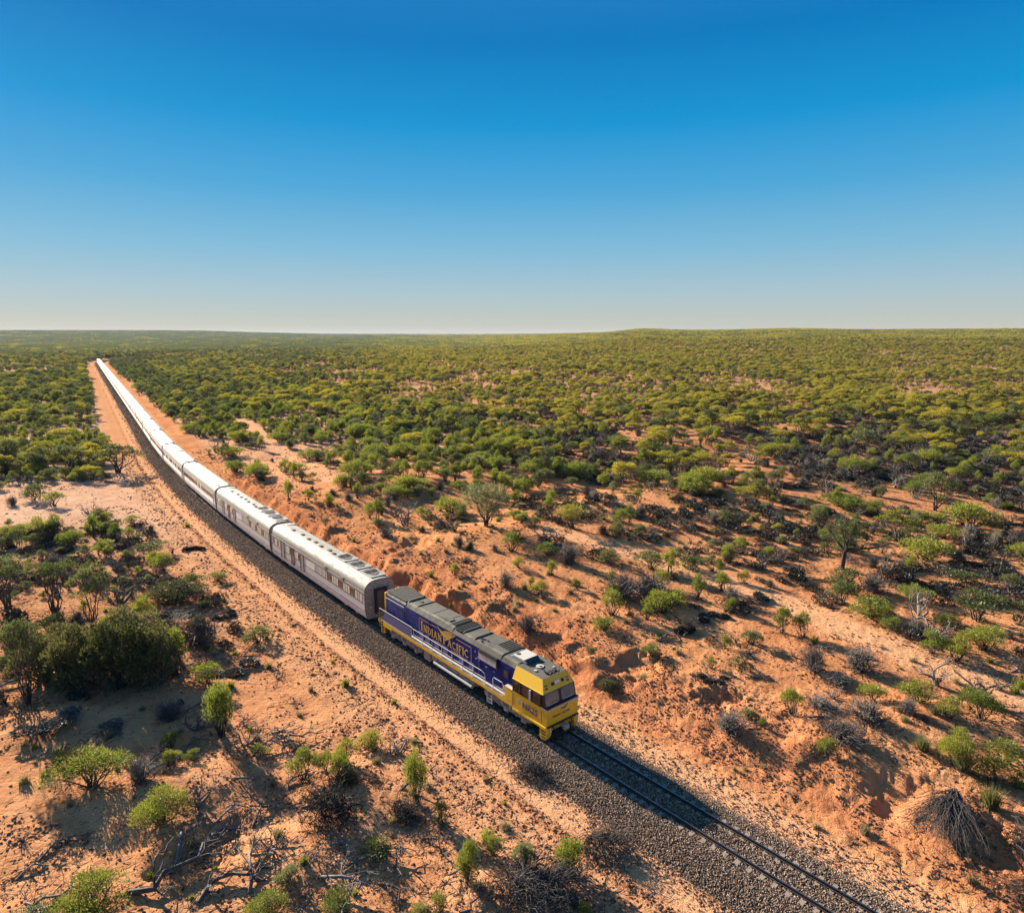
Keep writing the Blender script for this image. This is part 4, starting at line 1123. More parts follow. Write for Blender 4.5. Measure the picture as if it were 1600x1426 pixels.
    # roof equipment
    if kind == 'kitchen':
        for cx in (10.2, 7.35, 4.55):
            h = MB(); h.box(cx - 1.05, cx + 1.05, -0.42, 0.95, 3.98, 4.10)
            ho = h.build('roof_hatch', ['steel_dull'], root, 0.03)
            fr = MB()
            for a, b, c_, d_ in ((-1.1, 1.1, -0.5, -0.43), (-1.1, 1.1, 0.96, 1.03), (-1.13, -1.06, -0.428, 0.958), (1.06, 1.13, -0.428, 0.958)): fr.box(cx + a, cx + b, c_, d_, 3.96, 4.13)
            fr.build('hatch_frame', ['pod'], ho)
            f = MB(); f.cyl((cx + 0.25, 0.25, 4.12), 0.42, 0.03, 'z', 18); f.build('fan', ['mesh_dark'], ho)
            for o_ in (-0.75, -0.45):
                f = MB(); f.box(cx + o_, cx + o_ + 0.12, -0.35, 0.88, 4.103, 4.15); f.box(cx + o_ + 0.123, cx + o_ + 0.32, 0.2, 0.28, 4.103, 4.14); f.build('louvre', ['rubber'], ho)
            f = MB(); f.box(cx - 0.05, cx + 0.05, -0.38, 0.9, 4.137, 4.16); f.build('hatch_bar', ['rubber'], ho)
        for k, xx in enumerate((2.3, 1.0, -0.9, -2.6, -4.2, -6.2, -8.6)):
            v = MB(); v.box(xx, xx + 0.48, -0.35 + 0.12 * (k % 2), 0.0 + 0.12 * (k % 2), 4.05, 4.14); v.build('roof_vent', ['rubber'], root, 0.01)
        for xx in (3.2, -11.2):
            v = MB(); v.box(xx, xx + 0.5, -0.1, 1.0, 4.0, 4.1); v.build('roof_box', ['pod'], root, 0.03)
    else:
        for xx, yy in (((11.0, -0.7), (11.0, 0.7), (-11.2, -0.6), (-11.2, 0.6)) if detail else ((11.0, -0.5),)):
            v = MB(); v.cyl((xx, yy, 3.98), 0.16, 0.26, 'z', 10); v.build('roof_vent', ['rubber'], root)
        if kind == 'lounge':
            v = MB(); v.box(-1.0, -0.5, -0.6, 0.6, 4.02, 4.12); v.build('roof_box', ['rubber'], root, 0.02)
    return root

words = ['first', 'second', 'third', 'fourth', 'fifth', 'sixth', 'seventh', 'eighth', 'ninth', 'tenth', 'eleventh', 'twelfth', 'thirteenth', 'fourteenth', 'fifteenth', 'sixteenth', 'seventeenth',
         'eighteenth', 'nineteenth', 'twentieth', 'twenty-first', 'twenty-second', 'twenty-third', 'twenty-fourth', 'twenty-fifth', 'twenty-sixth', 'twenty-seventh', 'last']
protos = {}
NCAR = 28
for k in range(NCAR):
    kind = 'kitchen' if k < 2 else ('sleeper' if k in (2, 4, 6) else 'lounge') if k < 7 else 'plain'
    if kind not in protos:
        protos[kind] = build_car(kind, detail=kind != 'plain'); c = protos[kind]
    else: c = copy_tree(protos[kind])
    loc, rz = on_track(23.7 + 12.3 + 24.6 * k, 8.4)
    c.location = loc; c.rotation_euler = (0, 0, rz)
    if k == 0: lb = 'weathered silver carriage with roof fan hatches coupled directly behind the locomotive'
    elif k == 1: lb = 'silver carriage with roof fan hatches and dark doors, second behind the locomotive'
    elif k == NCAR - 1: lb = 'last silver carriage at the far tail of the train'
    else: lb = words[k] + ' silver carriage behind the locomotive, smooth roofed with a long row of windows'
    c['label'] = lb; c['category'] = 'train carriage'; c['group'] = 'silver passenger carriages of the train'

# ================================================================== PLANTS: the meshes
def unit(v): return v / np.maximum(np.linalg.norm(v, axis=-1, keepdims=True), 1e-9)

def leaves(rg, lobes, n, L, W, up=0.3, out=0.8, low=-0.35, shell=0.5, jit=0.7, side=0.0):
    lobes = np.asarray(lobes, float)
    area = (lobes[:, 3] * lobes[:, 4] + lobes[:, 3] * lobes[:, 5] + lobes[:, 4] * lobes[:, 5]); area /= area.sum()
    k = rg.choice(len(lobes), n, p=area)
    v = unit(rg.normal(size=(n, 3)))
    v[:, 2] = np.where(v[:, 2] < low, -v[:, 2] * rg.rand(n), v[:, 2])
    v = unit(v)
    rad = shell + (1 - shell) * rg.rand(n) ** 0.5
    lump = 1 + 0.16 * np.sin(v[:, 0] * 7 + k * 2.1) * np.sin(v[:, 1] * 6 + k) + 0.10 * np.sin(v[:, 2] * 9 + k * 1.3)
    p = lobes[k, :3] + v * lobes[k, 3:6] * (rad * lump)[:, None]
    d = unit(out * v + np.array([0, 0, up]) + jit * rg.normal(size=(n, 3)) * 0.6)
    s = unit(np.cross(d, rg.normal(size=(n, 3))))
    l = L * rg.uniform(0.6, 1.35, n)[:, None]; w = W * rg.uniform(0.7, 1.3, n)[:, None]
    V = np.stack([p - s * w / 2, p + s * w / 2, p + d * l + s * w * 0.2 * rg.normal(size=(n, 1))], 1).reshape(-1, 3)
    F = np.arange(3 * n).reshape(-1, 3)
    return V, F

def tubes_mesh(name, paths, mt):
    """paths: list of (points, radii, sides)"""
    V = []; F = []; o = 0
    for pts, rad, sides in paths:
        pts = np.asarray(pts, float); k = len(pts); rad = np.asarray(rad, float)
        d = unit(np.gradient(pts, axis=0)); ref = np.where(np.abs(d[:, 2:3]) < 0.9, [[0, 0, 1.0]], [[1.0, 0, 0]])
        a = unit(np.cross(d, ref)); b = np.cross(a, d)
        an = np.arange(sides) * 2 * np.pi / sides
        ring = pts[:, None, :] + (a[:, None, :] * np.cos(an)[None, :, None] + b[:, None, :] * np.sin(an)[None, :, None]) * rad[:, None, None]
        V.append(ring.reshape(-1, 3))
        i = np.arange(k - 1)[:, None] * sides; j = np.arange(sides)[None, :]; j2 = (j + 1) % sides
        q1 = np.stack([i + j, i + j2, i + sides + j2], -1).reshape(-1, 3); q2 = np.stack([i + j, i + sides + j2, i + sides + j], -1).reshape(-1, 3)
        F.append(np.vstack([q1, q2]) + o); o += k * sides
    return raw_mesh(name, np.vstack(V), np.vstack(F), [mt])

def limb(rg, a, b, r0, r1, bend=0.15, n=5, sides=5):
    a = np.asarray(a, float); b = np.asarray(b, float); t = np.linspace(0, 1, n)[:, None]
    L = np.linalg.norm(b - a)
    off = rg.normal(size=3) * bend * L; off2 = rg.normal(size=3) * bend * L * 0.5
    p = a + (b - a) * t + off * np.sin(t * np.pi) + off2 * np.sin(t * 2 * np.pi)
    return (p, r0 + (r1 - r0) * t[:, 0], sides)

def mallee(seed, nl=1500, H=4.2, R=2.3, nlobe=8, leaf='leaf_mallee', L=0.24, W=0.11, flat=0.42, stems=4, spread=0.35, low=-0.12, drop=0.0):
    rg = np.random.RandomState(seed)
    lobes = []; paths = []
    for i in range(nlobe):
        a = i / nlobe * 6.283 + rg.uniform(-0.4, 0.4)
        rr = R * (rg.uniform(0, 0.25) if i == 0 else rg.uniform(0.34, 0.74))
        rad = R * rg.uniform(0.27, 0.50)
        zc = H * (0.84 - drop - 0.26 * (rr / R) ** 1.5 + rg.uniform(-0.17, 0.07)) - rad * flat * 0.5
        lobes.append((rr * math.cos(a), rr * math.sin(a), zc, rad, rad, rad * flat * rg.uniform(0.85, 1.25)))
    base = [(rg.uniform(-1, 1) * 0.14 * stems ** 0.5, rg.uniform(-1, 1) * 0.14 * stems ** 0.5, -0.25) for _ in range(stems)]
    for i, lb in enumerate(lobes):
        b0 = base[i % stems]; tip = np.array(lb[:3]) + np.array([0, 0, -lb[5] * 0.2])
        fork = np.array([b0[0] + (tip[0] - b0[0]) * 0.4, b0[1] + (tip[1] - b0[1]) * 0.4, tip[2] * rg.uniform(0.4, 0.55)])
        paths.append(limb(rg, b0, fork, 0.085, 0.055, 0.08, 4, 4)); paths.append(limb(rg, fork, tip, 0.055, 0.022, 0.12, 4, 4))
        for _ in range(3):
            e = np.array(lb[:3]) + unit(rg.normal(size=3)) * np.array(lb[3:6]) * 0.75
            paths.append(limb(rg, fork + (tip - fork) * rg.uniform(0.3, 0.9), e, 0.024, 0.008, 0.12, 3, 3))
    V, F = leaves(rg, lobes, nl, L, W, 0.25, 0.75, low, 0.42)
    return raw_mesh('mallee_crown', V, F, [leaf]), tubes_mesh('mallee_trunk', paths, M['wood_dark'])

def shrub(seed, nl=1300, H=1.9, R=1.05, nlobe=6, leaf='leaf_green', L=0.16, W=0.060, wood='wood_dark', bare=0.25, open_=0.55, up=0.55, small=1.0):
    rg = np.random.RandomState(seed)
    lobes = []; paths = []
    for i in range(nlobe):
        a = i / nlobe * 6.283 + rg.uniform(-0.5, 0.5)
        rr = R * (rg.uniform(0, 0.2) if i < 2 else rg.uniform(0.40, 0.66))
        rad = R * rg.uniform(0.34, 0.50) * small
        zc = H * (rg.uniform(0.66, 0.80) if i < 2 else rg.uniform(bare + 0.15, 0.66))
        if small < 1:
            q = i / nlobe; a = i * 2.4; rr = R * 0.86 * math.sqrt(q); zc = H * (0.84 * math.sqrt(max(0.02, 1 - (rr / R) ** 2)) - 0.08 + rg.uniform(-.12, .08)) * (1 if i % 3 else 0.62)
        lobes.append((rr * math.cos(a), rr * math.sin(a), zc, rad, rad, min(rad * rg.uniform(0.75, 1.15), H * 0.26 * max(small, 0.7))))
    for lb in lobes:
        b0 = np.array([rg.uniform(-.08, .08), rg.uniform(-.08, .08), -0.15])
        tip = np.array(lb[:3])
        paths.append(limb(rg, b0, tip, 0.045, 0.014, 0.10))
        for _ in range(6):
            e = tip + unit(rg.normal(size=3)) * np.array(lb[3:6]) * 0.9
            paths.append(limb(rg, b0 + (tip - b0) * rg.uniform(0.45, 0.95), e, 0.014, 0.005, 0.1, 3, 3))
    V, F = leaves(rg, lobes, nl, L, W, up, 0.9, -0.5, 1 - open_, 0.6)
    return raw_mesh('shrub_foliage', V, F, [leaf]), tubes_mesh('shrub_stems', paths, M[wood])

def twig_bush(seed, n=230, H=1.1, R=1.0, mt='twig', leafy=0):
    rg = np.random.RandomState(seed); paths = []
    lop = rg.uniform(0, 6.283)
    for i in range(n):
        a = rg.uniform(0, 6.283); el = rg.uniform(0.12, 1.0) ** 0.8
        r = R * (0.78 + 0.35 * math.cos(a - lop) + 0.16 * math.sin(3 * a + seed)) * rg.uniform(0.75, 1.05) * math.cos(el * 1.45); z = H * rg.uniform(0.75, 1.05) * math.sin(el * 1.5)
        b0 = np.array([rg.normal() * 0.12, rg.normal() * 0.12, 0.0])
        e = np.array([r * math.cos(a), r * math.sin(a), max(z, 0.06)])
        st = b0 + (e - b0) * (0 if i < n * 0.35 else rg.uniform(0.25, 0.7))
        e2 = e + rg.normal(size=3) * 0.13 * R
        paths.append(limb(rg, st, e2, 0.014, 0.005, 0.17, 3, 3))
    me = tubes_mesh('dry_twigs', paths, M[mt])
    return me

def mat_bush(seed, nl=900, R=1.0, H=0.42, ring=False):
    """low charcoal saltbush: lumps in a mound, a row or a ring"""
    rg = np.random.RandomState(seed); lobes = []
    m = rg.randint(4, 8); cx_ = cy_ = 0.0
    arc = rg.uniform(2.2, 4.6) if ring else None; a0 = rg.uniform(0, 6.28)
    for i in range(m):
        if ring: a = a0 + arc * i / m; x, y = 0.68 * R * math.cos(a), 0.68 * R * math.sin(a); rad = R * rg.uniform(0.24, 0.34)
        else:
            rad = R * rg.uniform(0.28, 0.44); x, y = cx_, cy_
            an_ = a0 + rg.normal() * 0.7 + (math.pi if i >= m // 2 else 0); base_ = (0.0, 0.0) if i == m // 2 else (cx_, cy_)
            if i: x, y = base_[0] + rad * 0.85 * math.cos(an_), base_[1] + rad * 0.85 * math.sin(an_)
            cx_, cy_ = x, y
        lobes.append((x, y, H * rg.uniform(0.1, 0.3), rad, rad * rg.uniform(0.8, 1.1), H * rg.uniform(0.5, 0.8)))
    V, F = leaves(rg, lobes, nl, 0.115, 0.062, 0.35, 0.9, 0.0, 0.75, 0.6)
    return raw_mesh('low_saltbush', V, F, ['leaf_salt'])

def tussock(seed, n=130, H=0.55, leaf='leaf_green'):
    rg = np.random.RandomState(seed)
    a = rg.uniform(0, 6.283, n); lean = rg.uniform(0.1, 1.0, n)
    p = np.stack([rg.normal(size=n) * 0.09, rg.normal(size=n) * 0.09, np.zeros(n)], 1)
    d = unit(np.stack([np.cos(a) * lean, np.sin(a) * lean, np.ones(n)], 1))
    s = unit(np.cross(d, rg.normal(size=(n, 3)))); l = H * rg.uniform(0.5, 1.15, n)[:, None]; w = 0.045
    V = np.stack([p - s * w / 2, p + s * w / 2, p + d * l], 1).reshape(-1, 3)
    return raw_mesh('tussock', V, np.arange(3 * n).reshape(-1, 3), [leaf])

def dead_fan(seed, n=120, L=3.2, spread=0.75, droop=0.5, H=1.2, mt='wood_grey', chaos=0.0):
    """a fallen crown: limbs that fan out along +x from a raised butt"""
    rg = np.random.RandomState(seed); paths = []
    for i in range(n):
        a = rg.normal() * spread * 0.55; l = L * rg.uniform(0.45, 1.0)
        st = np.array([rg.uniform(0, 0.25) * L * (i > n * 0.3), rg.normal() * 0.10, H * rg.uniform(0.55, 1.0)])
        e = np.array([l * math.cos(a), l * math.sin(a), rg.uniform(0.02, 0.30) * H])
        if chaos:            # a collapsed heap: broken limbs that lie across one another
            q = rg.normal(size=2) * L * 0.22; a = rg.normal() * 0.9 + (math.pi if rg.rand() < 0.25 else 0); l = L * rg.uniform(0.12, 0.5)
            st = np.array([L * 0.35 + q[0], q[1], H * rg.uniform(0.03, 0.45) * math.exp(-(q @ q) / (0.12 * L * L))])
            e = st + np.array([l * math.cos(a), l * math.sin(a), H * rg.uniform(-0.25, 0.3)]); e[2] = max(e[2], 0.02)
        t = np.linspace(0, 1, 5)[:, None]
        p = st + (e - st) * t; p[:, 2] += (0.3 if chaos else 1.0) * droop * H * 0.6 * np.sin(t[:, 0] * np.pi) * (1 if rg.rand() < .8 else 1.8)
        p[1:] += np.cumsum(rg.normal(size=(4, 3)), axis=0) * 0.032 * L; p[:, 2] = np.maximum(p[:, 2], 0.03)
        thick = 0.04 if i < 8 else rg.uniform(0.008, 0.016)
        paths.append((p, np.linspace(thick, 0.005, 5), 4 if i < 8 else 3))
    return tubes_mesh('dead_brush', paths, M[mt])

def dead_branch(seed, L=3.0, forks=10, H=0.45, mt='wood_grey', r0=0.095):
    """one crooked limb lying on the ground with its forks, from the origin along +x"""
    rg = np.random.RandomState(seed); paths = []
    k = 8; t = np.linspace(0, 1, k)
    main = np.stack([t * L, np.cumsum(rg.normal(size=k)) * 0.12 * L, 0.05 + H * np.abs(np.sin(t * math.pi * rg.uniform(0.9, 1.6))) * rg.uniform(0.4, 1)], 1); main[0] = (0, 0, 0.05)
    paths.append((main, np.linspace(r0, r0 * 0.28, k), 6))
    for _ in range(forks):
        i = rg.randint(1, k - 1); a = main[i]
        d = unit(main[i + 1] - main[i] + np.append(rg.normal(size=2) * 0.8, rg.uniform(-0.1, 0.5)) * np.linalg.norm(main[1] - main[0]) * 1.4)
        l = L * rg.uniform(0.14, 0.45); e = a + d * l; e[2] = max(e[2], 0.03)
        f = limb(rg, a, e, r0 * 0.42, r0 * 0.12, 0.14, 5, 4); f[0][:, 2] = np.maximum(f[0][:, 2], 0.02); paths.append(f)
        for _ in range(2):
            b = f[0][rg.randint(1, 4)]; e2 = b + unit(d + rg.normal(size=3) * 0.7) * l * 0.5; e2[2] = max(e2[2], 0.02)
            paths.append(limb(rg, b, e2, r0 * 0.2, r0 * 0.07, 0.1, 3, 3))
    return tubes_mesh('fallen_branch', paths, M[mt])

def dead_tree(seed, H=2.0, n=5, mt='wood_grey', fine=26):
    rg = np.random.RandomState(seed); paths = []
    for i in range(n):
        a = i / n * 6.283 + rg.uniform(-0.4, 0.4); R = H * rg.uniform(0.35, 0.8)
        e = np.array([R * math.cos(a), R * math.sin(a), H * rg.uniform(0.55, 1.0)])
        st = limb(rg, (rg.normal() * .08, rg.normal() * .08, -0.1), e, 0.10, 0.03, 0.16, 7, 6); paths.append(st)
        for _ in range(fine // n):
            b = st[0][rg.randint(2, 7)]; d = unit(e / H + rg.normal(size=3) * 0.6 + np.array([0, 0, 0.3]))
            f = limb(rg, b, b + d * H * rg.uniform(0.2, 0.5), 0.024, 0.007, 0.14, 4, 4); paths.append(f)
            for _ in range(2): paths.append(limb(rg, f[0][2], f[0][2] + unit(d + rg.normal(size=3) * 0.6) * H * 0.25, 0.011, 0.005, 0.1, 3, 3))
    return tubes_mesh('dead_tree', paths, M[mt])

# prototypes: for each kind a list of variants ((top mesh), (wood mesh) or None, width, height)
def dims(me):
    co = np.zeros(len(me.vertices) * 3, np.float32); me.vertices.foreach_get('co', co); co = co.reshape(-1, 3)
    return float(np.percentile(np.abs(co[:, :2]).max(1), 97) * 2), float(np.percentile(co[:, 2], 99))
KIND = {}
def kind(name, variants):
    out = []
    for v in variants:
        top, wood = v if isinstance(v, tuple) else (v, None)
        w, h = dims(top)
        if wood is not None: h = max(h, 0.1)
        out.append((top, wood, w, h))
    KIND[name] = out
kind('mallee', [mallee(100 + i, 2000, L=0.21, W=0.10, H=rh, R=rr, nlobe=nl, flat=fl) for i, (rh, rr, nl, fl) in enumerate(((4.2, 2.3, 8, .50), (3.8, 2.5, 10, .46), (4.6, 2.1, 7, .62), (3.4, 2.0, 7, .60), (4.4, 2.6, 12, .42), (4.0, 1.8, 6, .70), (3.2, 2.2, 9, .66), (4.9, 1.7, 8, .60)))])
kind('olive_tree', [mallee(140 + i, 1700, H=rh, R=rr, nlobe=nl, leaf='leaf_olive', flat=fl, low=-0.4) for i, (rh, rr, nl, fl) in enumerate(((3.8, 2.2, 8, .62), (4.6, 2.0, 8, .7), (3.2, 2.1, 7, .6)))])
kind('tall_tree', [mallee(160 + i, 2600, H=7.0, R=2.6, nlobe=9, leaf='leaf_olive', L=0.22, W=0.09, flat=.46, stems=2, low=-0.3) for i in range(3)])
kind('weeping_tree', [mallee(170, 4200, H=6.2, R=3.3, nlobe=16, leaf='leaf_pale', L=0.28, W=0.07, flat=.8, stems=2, low=-0.8)])
kind('dome_tree', [mallee(180 + i, 3000, H=2.3, R=1.9, nlobe=12, leaf='leaf_green', L=0.16, W=0.07, flat=.72, stems=4, low=-0.5, drop=0.16) for i in range(3)])
kind('green_shrub', [shrub(200 + i, 1900, nlobe=6 + i % 4, L=0.125, W=0.047, open_=0.7, H=1.7 + 0.12 * i, R=1.15 - 0.05 * i) for i in range(7)])
kind('big_green_shrub', [shrub(220 + i, 6500, H=2.3, R=1.5, nlobe=10 + 3 * i, L=0.115, W=0.04, bare=0.12, open_=0.75) for i in range(3)])
kind('olive_shrub', [shrub(230 + i, 1400, H=1.6, R=1.2, nlobe=7, leaf='leaf_olive', L=0.15, W=0.06, bare=0.1) for i in range(3)])
kind('dark_bush', [shrub(240 + i, 7000, H=2.6, R=1.9, nlobe=42, leaf='leaf_dark', L=0.12, W=0.075, bare=0.02, open_=0.16, small=0.47) for i in range(3)])
kind('pale_shrub', [shrub(250 + i, 1400, H=1.1, R=0.9, nlobe=6, leaf='leaf_pale', L=0.15, W=0.045, bare=0.1) for i in range(2)])
kind('yellow_shrub', [shrub(255, 2200, H=1.6, R=1.4, nlobe=9, leaf='leaf_mallee', L=0.15, W=0.06, bare=0.1)])
kind('grey_bush', [twig_bush(300 + i, 330, 1.05 + 0.1 * i, 1.0) for i in range(4)])
kind('bare_bush', [dead_tree(320 + i, 1.5, 6, 'twig', 36) for i in range(4)])
kind('saltbush', [mat_bush(340 + i, 620, 1.0, 0.42, i % 3 == 2) for i in range(8)])
kind('ring_saltbush', [mat_bush(360 + i, 2600, 1.0, 0.36, True) for i in range(2)] + [mat_bush(363, 2000, 1.0, 0.4)])
kind('tussock', [tussock(380 + i) for i in range(3)] + [tussock(384, 130, 0.6, 'leaf_pale')])
kind('dry_tuft', [tussock(390 + i, 110, 0.5, 'leaf_dry') for i in range(3)])
kind('spiky_tussock', [tussock(386, 420, 1.0, 'leaf_pale'), tussock(387, 420, 1.0, 'leaf_olive')])
kind('dead_tree', [dead_tree(400 + i, 2.0, 4 + i) for i in range(3)])
M['wood_fan'] = wood_mat('weathered_brush', (0.030, 0.027, 0.026), (0.115, 0.103, 0.097))
kind('dead_fan', [dead_fan(420, 480, 3.6, 0.62, 0.3, 0.9, mt='wood_fan'), dead_fan(421, 420, 3.0, 1.3, mt='wood_fan', chaos=1.0), dead_fan(422, 300, 2.6, 0.9, mt='wood_fan', chaos=1.0), dead_fan(423, 360, 3.0, 0.9, mt='wood_fan', chaos=1.0)])
kind('fallen_branch', [dead_branch(440 + i, 3.4, 9 + i) for i in range(5)])

def gnarled():
    rg = np.random.RandomState(77); paths = []; lobes = []
    paths.append(limb(rg, (0, 0, -0.3), (0.25, 0, 1.7), 0.24, 0.19, 0.05, 5, 8))
    for e, r in (((0.9, 0.2, 4.0), .12), ((-1.6, 0.3, 3.6), .09), ((4.3, 0.3, 2.6), .13), ((1.9, -0.6, 3.4), .09), ((-0.4, -0.6, 3.9), .08), ((0.3, 0.8, 4.2), .07)):
        b = limb(rg, (0.25, 0, 1.65), e, r * 1.25, 0.04, 0.10, 7, 6); paths.append(b)
        for _ in range(7):
            i = rg.randint(2, 7); q = b[0][i] + unit(rg.normal(size=3) + np.array([0, 0, 0.6])) * rg.uniform(0.4, 1.0); paths.append(limb(rg, b[0][i], q, 0.03, 0.01, 0.12, 4, 3))
            if rg.rand() < 0.8: lobes.append((*q, .55, .55, .34))
    V, F = leaves(rg, lobes, 2600, 0.2, 0.075, 0.2, 0.8, -0.5, 0.3)
    return raw_mesh('gnarled_crown', V, F, ['leaf_olive']), tubes_mesh('gnarled_trunk', paths, M['wood_dark'])
kind('gnarled_tree', [gnarled()])

# how each kind is written down
INFO = {   # top-level name, category, group, (top part, wood part) names for a tree, phrase
    'mallee': ('mallee_tree', 'tree', 'yellow-green mallee trees of the plain', 'yellow-green mallee tree'),
    'olive_tree': ('olive_green_tree', 'tree', 'olive-green bushy trees of the plain', 'dark olive bushy tree'),
    'tall_tree': ('tall_slim_tree', 'tree', 'tall slim trees', 'tall slim dark-trunked tree'),
    'weeping_tree': ('weeping_tree', 'tree', 'pale weeping trees', 'large pale grey-green weeping tree'),
    'dome_tree': ('dome_tree', 'tree', 'small dome-crowned trees', 'low dome-crowned green tree'),
    'gnarled_tree': ('gnarled_tree', 'tree', 'gnarled trees', 'gnarled dark tree with one long level limb'),
    'green_shrub': ('green_shrub', 'shrub', 'bright green shrubs on the red soil', 'bright green shrub'),
    'big_green_shrub': ('green_bush', 'bush', 'large leafy green bushes', 'large leafy green bush'),
    'olive_shrub': ('olive_shrub', 'shrub', 'olive-green low shrubs', 'olive-green low shrub'),
    'dark_bush': ('dark_bush', 'bush', 'dark rounded bushes massed together', 'dark rounded bush'),
    'pale_shrub': ('pale_shrub', 'shrub', 'pale grey-green shrubs', 'pale grey-green shrub'),
    'yellow_shrub': ('yellow_shrub', 'shrub', 'yellowish shrubs', 'yellowish leafy shrub'),
    'grey_bush': ('dry_bush', 'dry bush', 'grey leafless twiggy bushes', 'grey leafless twiggy bush'),
    'bare_bush': ('bare_bush', 'dry bush', 'bare brown branching bushes', 'bare brown branching bush'),
    'saltbush': ('low_saltbush', 'saltbush', 'low charcoal saltbush mats', 'low charcoal saltbush mat'),
    'ring_saltbush': ('curled_saltbush', 'saltbush', 'long curled charcoal saltbush mats', 'long curled charcoal saltbush mat'),
    'tussock': ('green_tuft', 'tuft', 'small green tufts on bare soil', 'small green tuft'),
    'dry_tuft': ('dry_grass_tuft', 'tuft', 'dry straw-coloured grass tufts', 'dry straw-coloured grass tuft'),
    'spiky_tussock': ('spiky_tussock', 'tussock', 'pale spiky tussocks', 'pale spiky tussock'),
    'dead_tree': ('dead_tree', 'dead tree', 'bleached dead trees', 'bleached twisted dead tree'),
    'dead_fan': ('dead_brush', 'dead brush', 'heaps of dead grey brush', 'heap of dead grey brush'),
    'fallen_branch': ('fallen_branch', 'branch', 'bleached branches lying on the sand', 'bleached crooked fallen branch'),
}
TREES = ('mallee', 'olive_tree', 'tall_tree', 'weeping_tree', 'dome_tree', 'gnarled_tree')

PL = []      # every single plant: dict(kind, var, x, y, z, sx, sz, rz, label)
def plant(kd, x, y, w=None, h=None, rz=None, var=None, label=None, rg=random.Random(9), tilt=0.0, hero=False, mark=None):
    vs = KIND[kd]
    i = rg.randrange(len(vs)) if var is None else var % len(vs)
    sx = (w / vs[i][2]) if w else 1.0; sz = (h / vs[i][3]) if h else sx
    PL.append(dict(kind=kd, var=i, x=x, y=y, sx=sx, sz=sz, rz=rg.uniform(0, 6.283) if rz is None else rz, label=label, tilt=tilt, hero=hero, mark=mark))

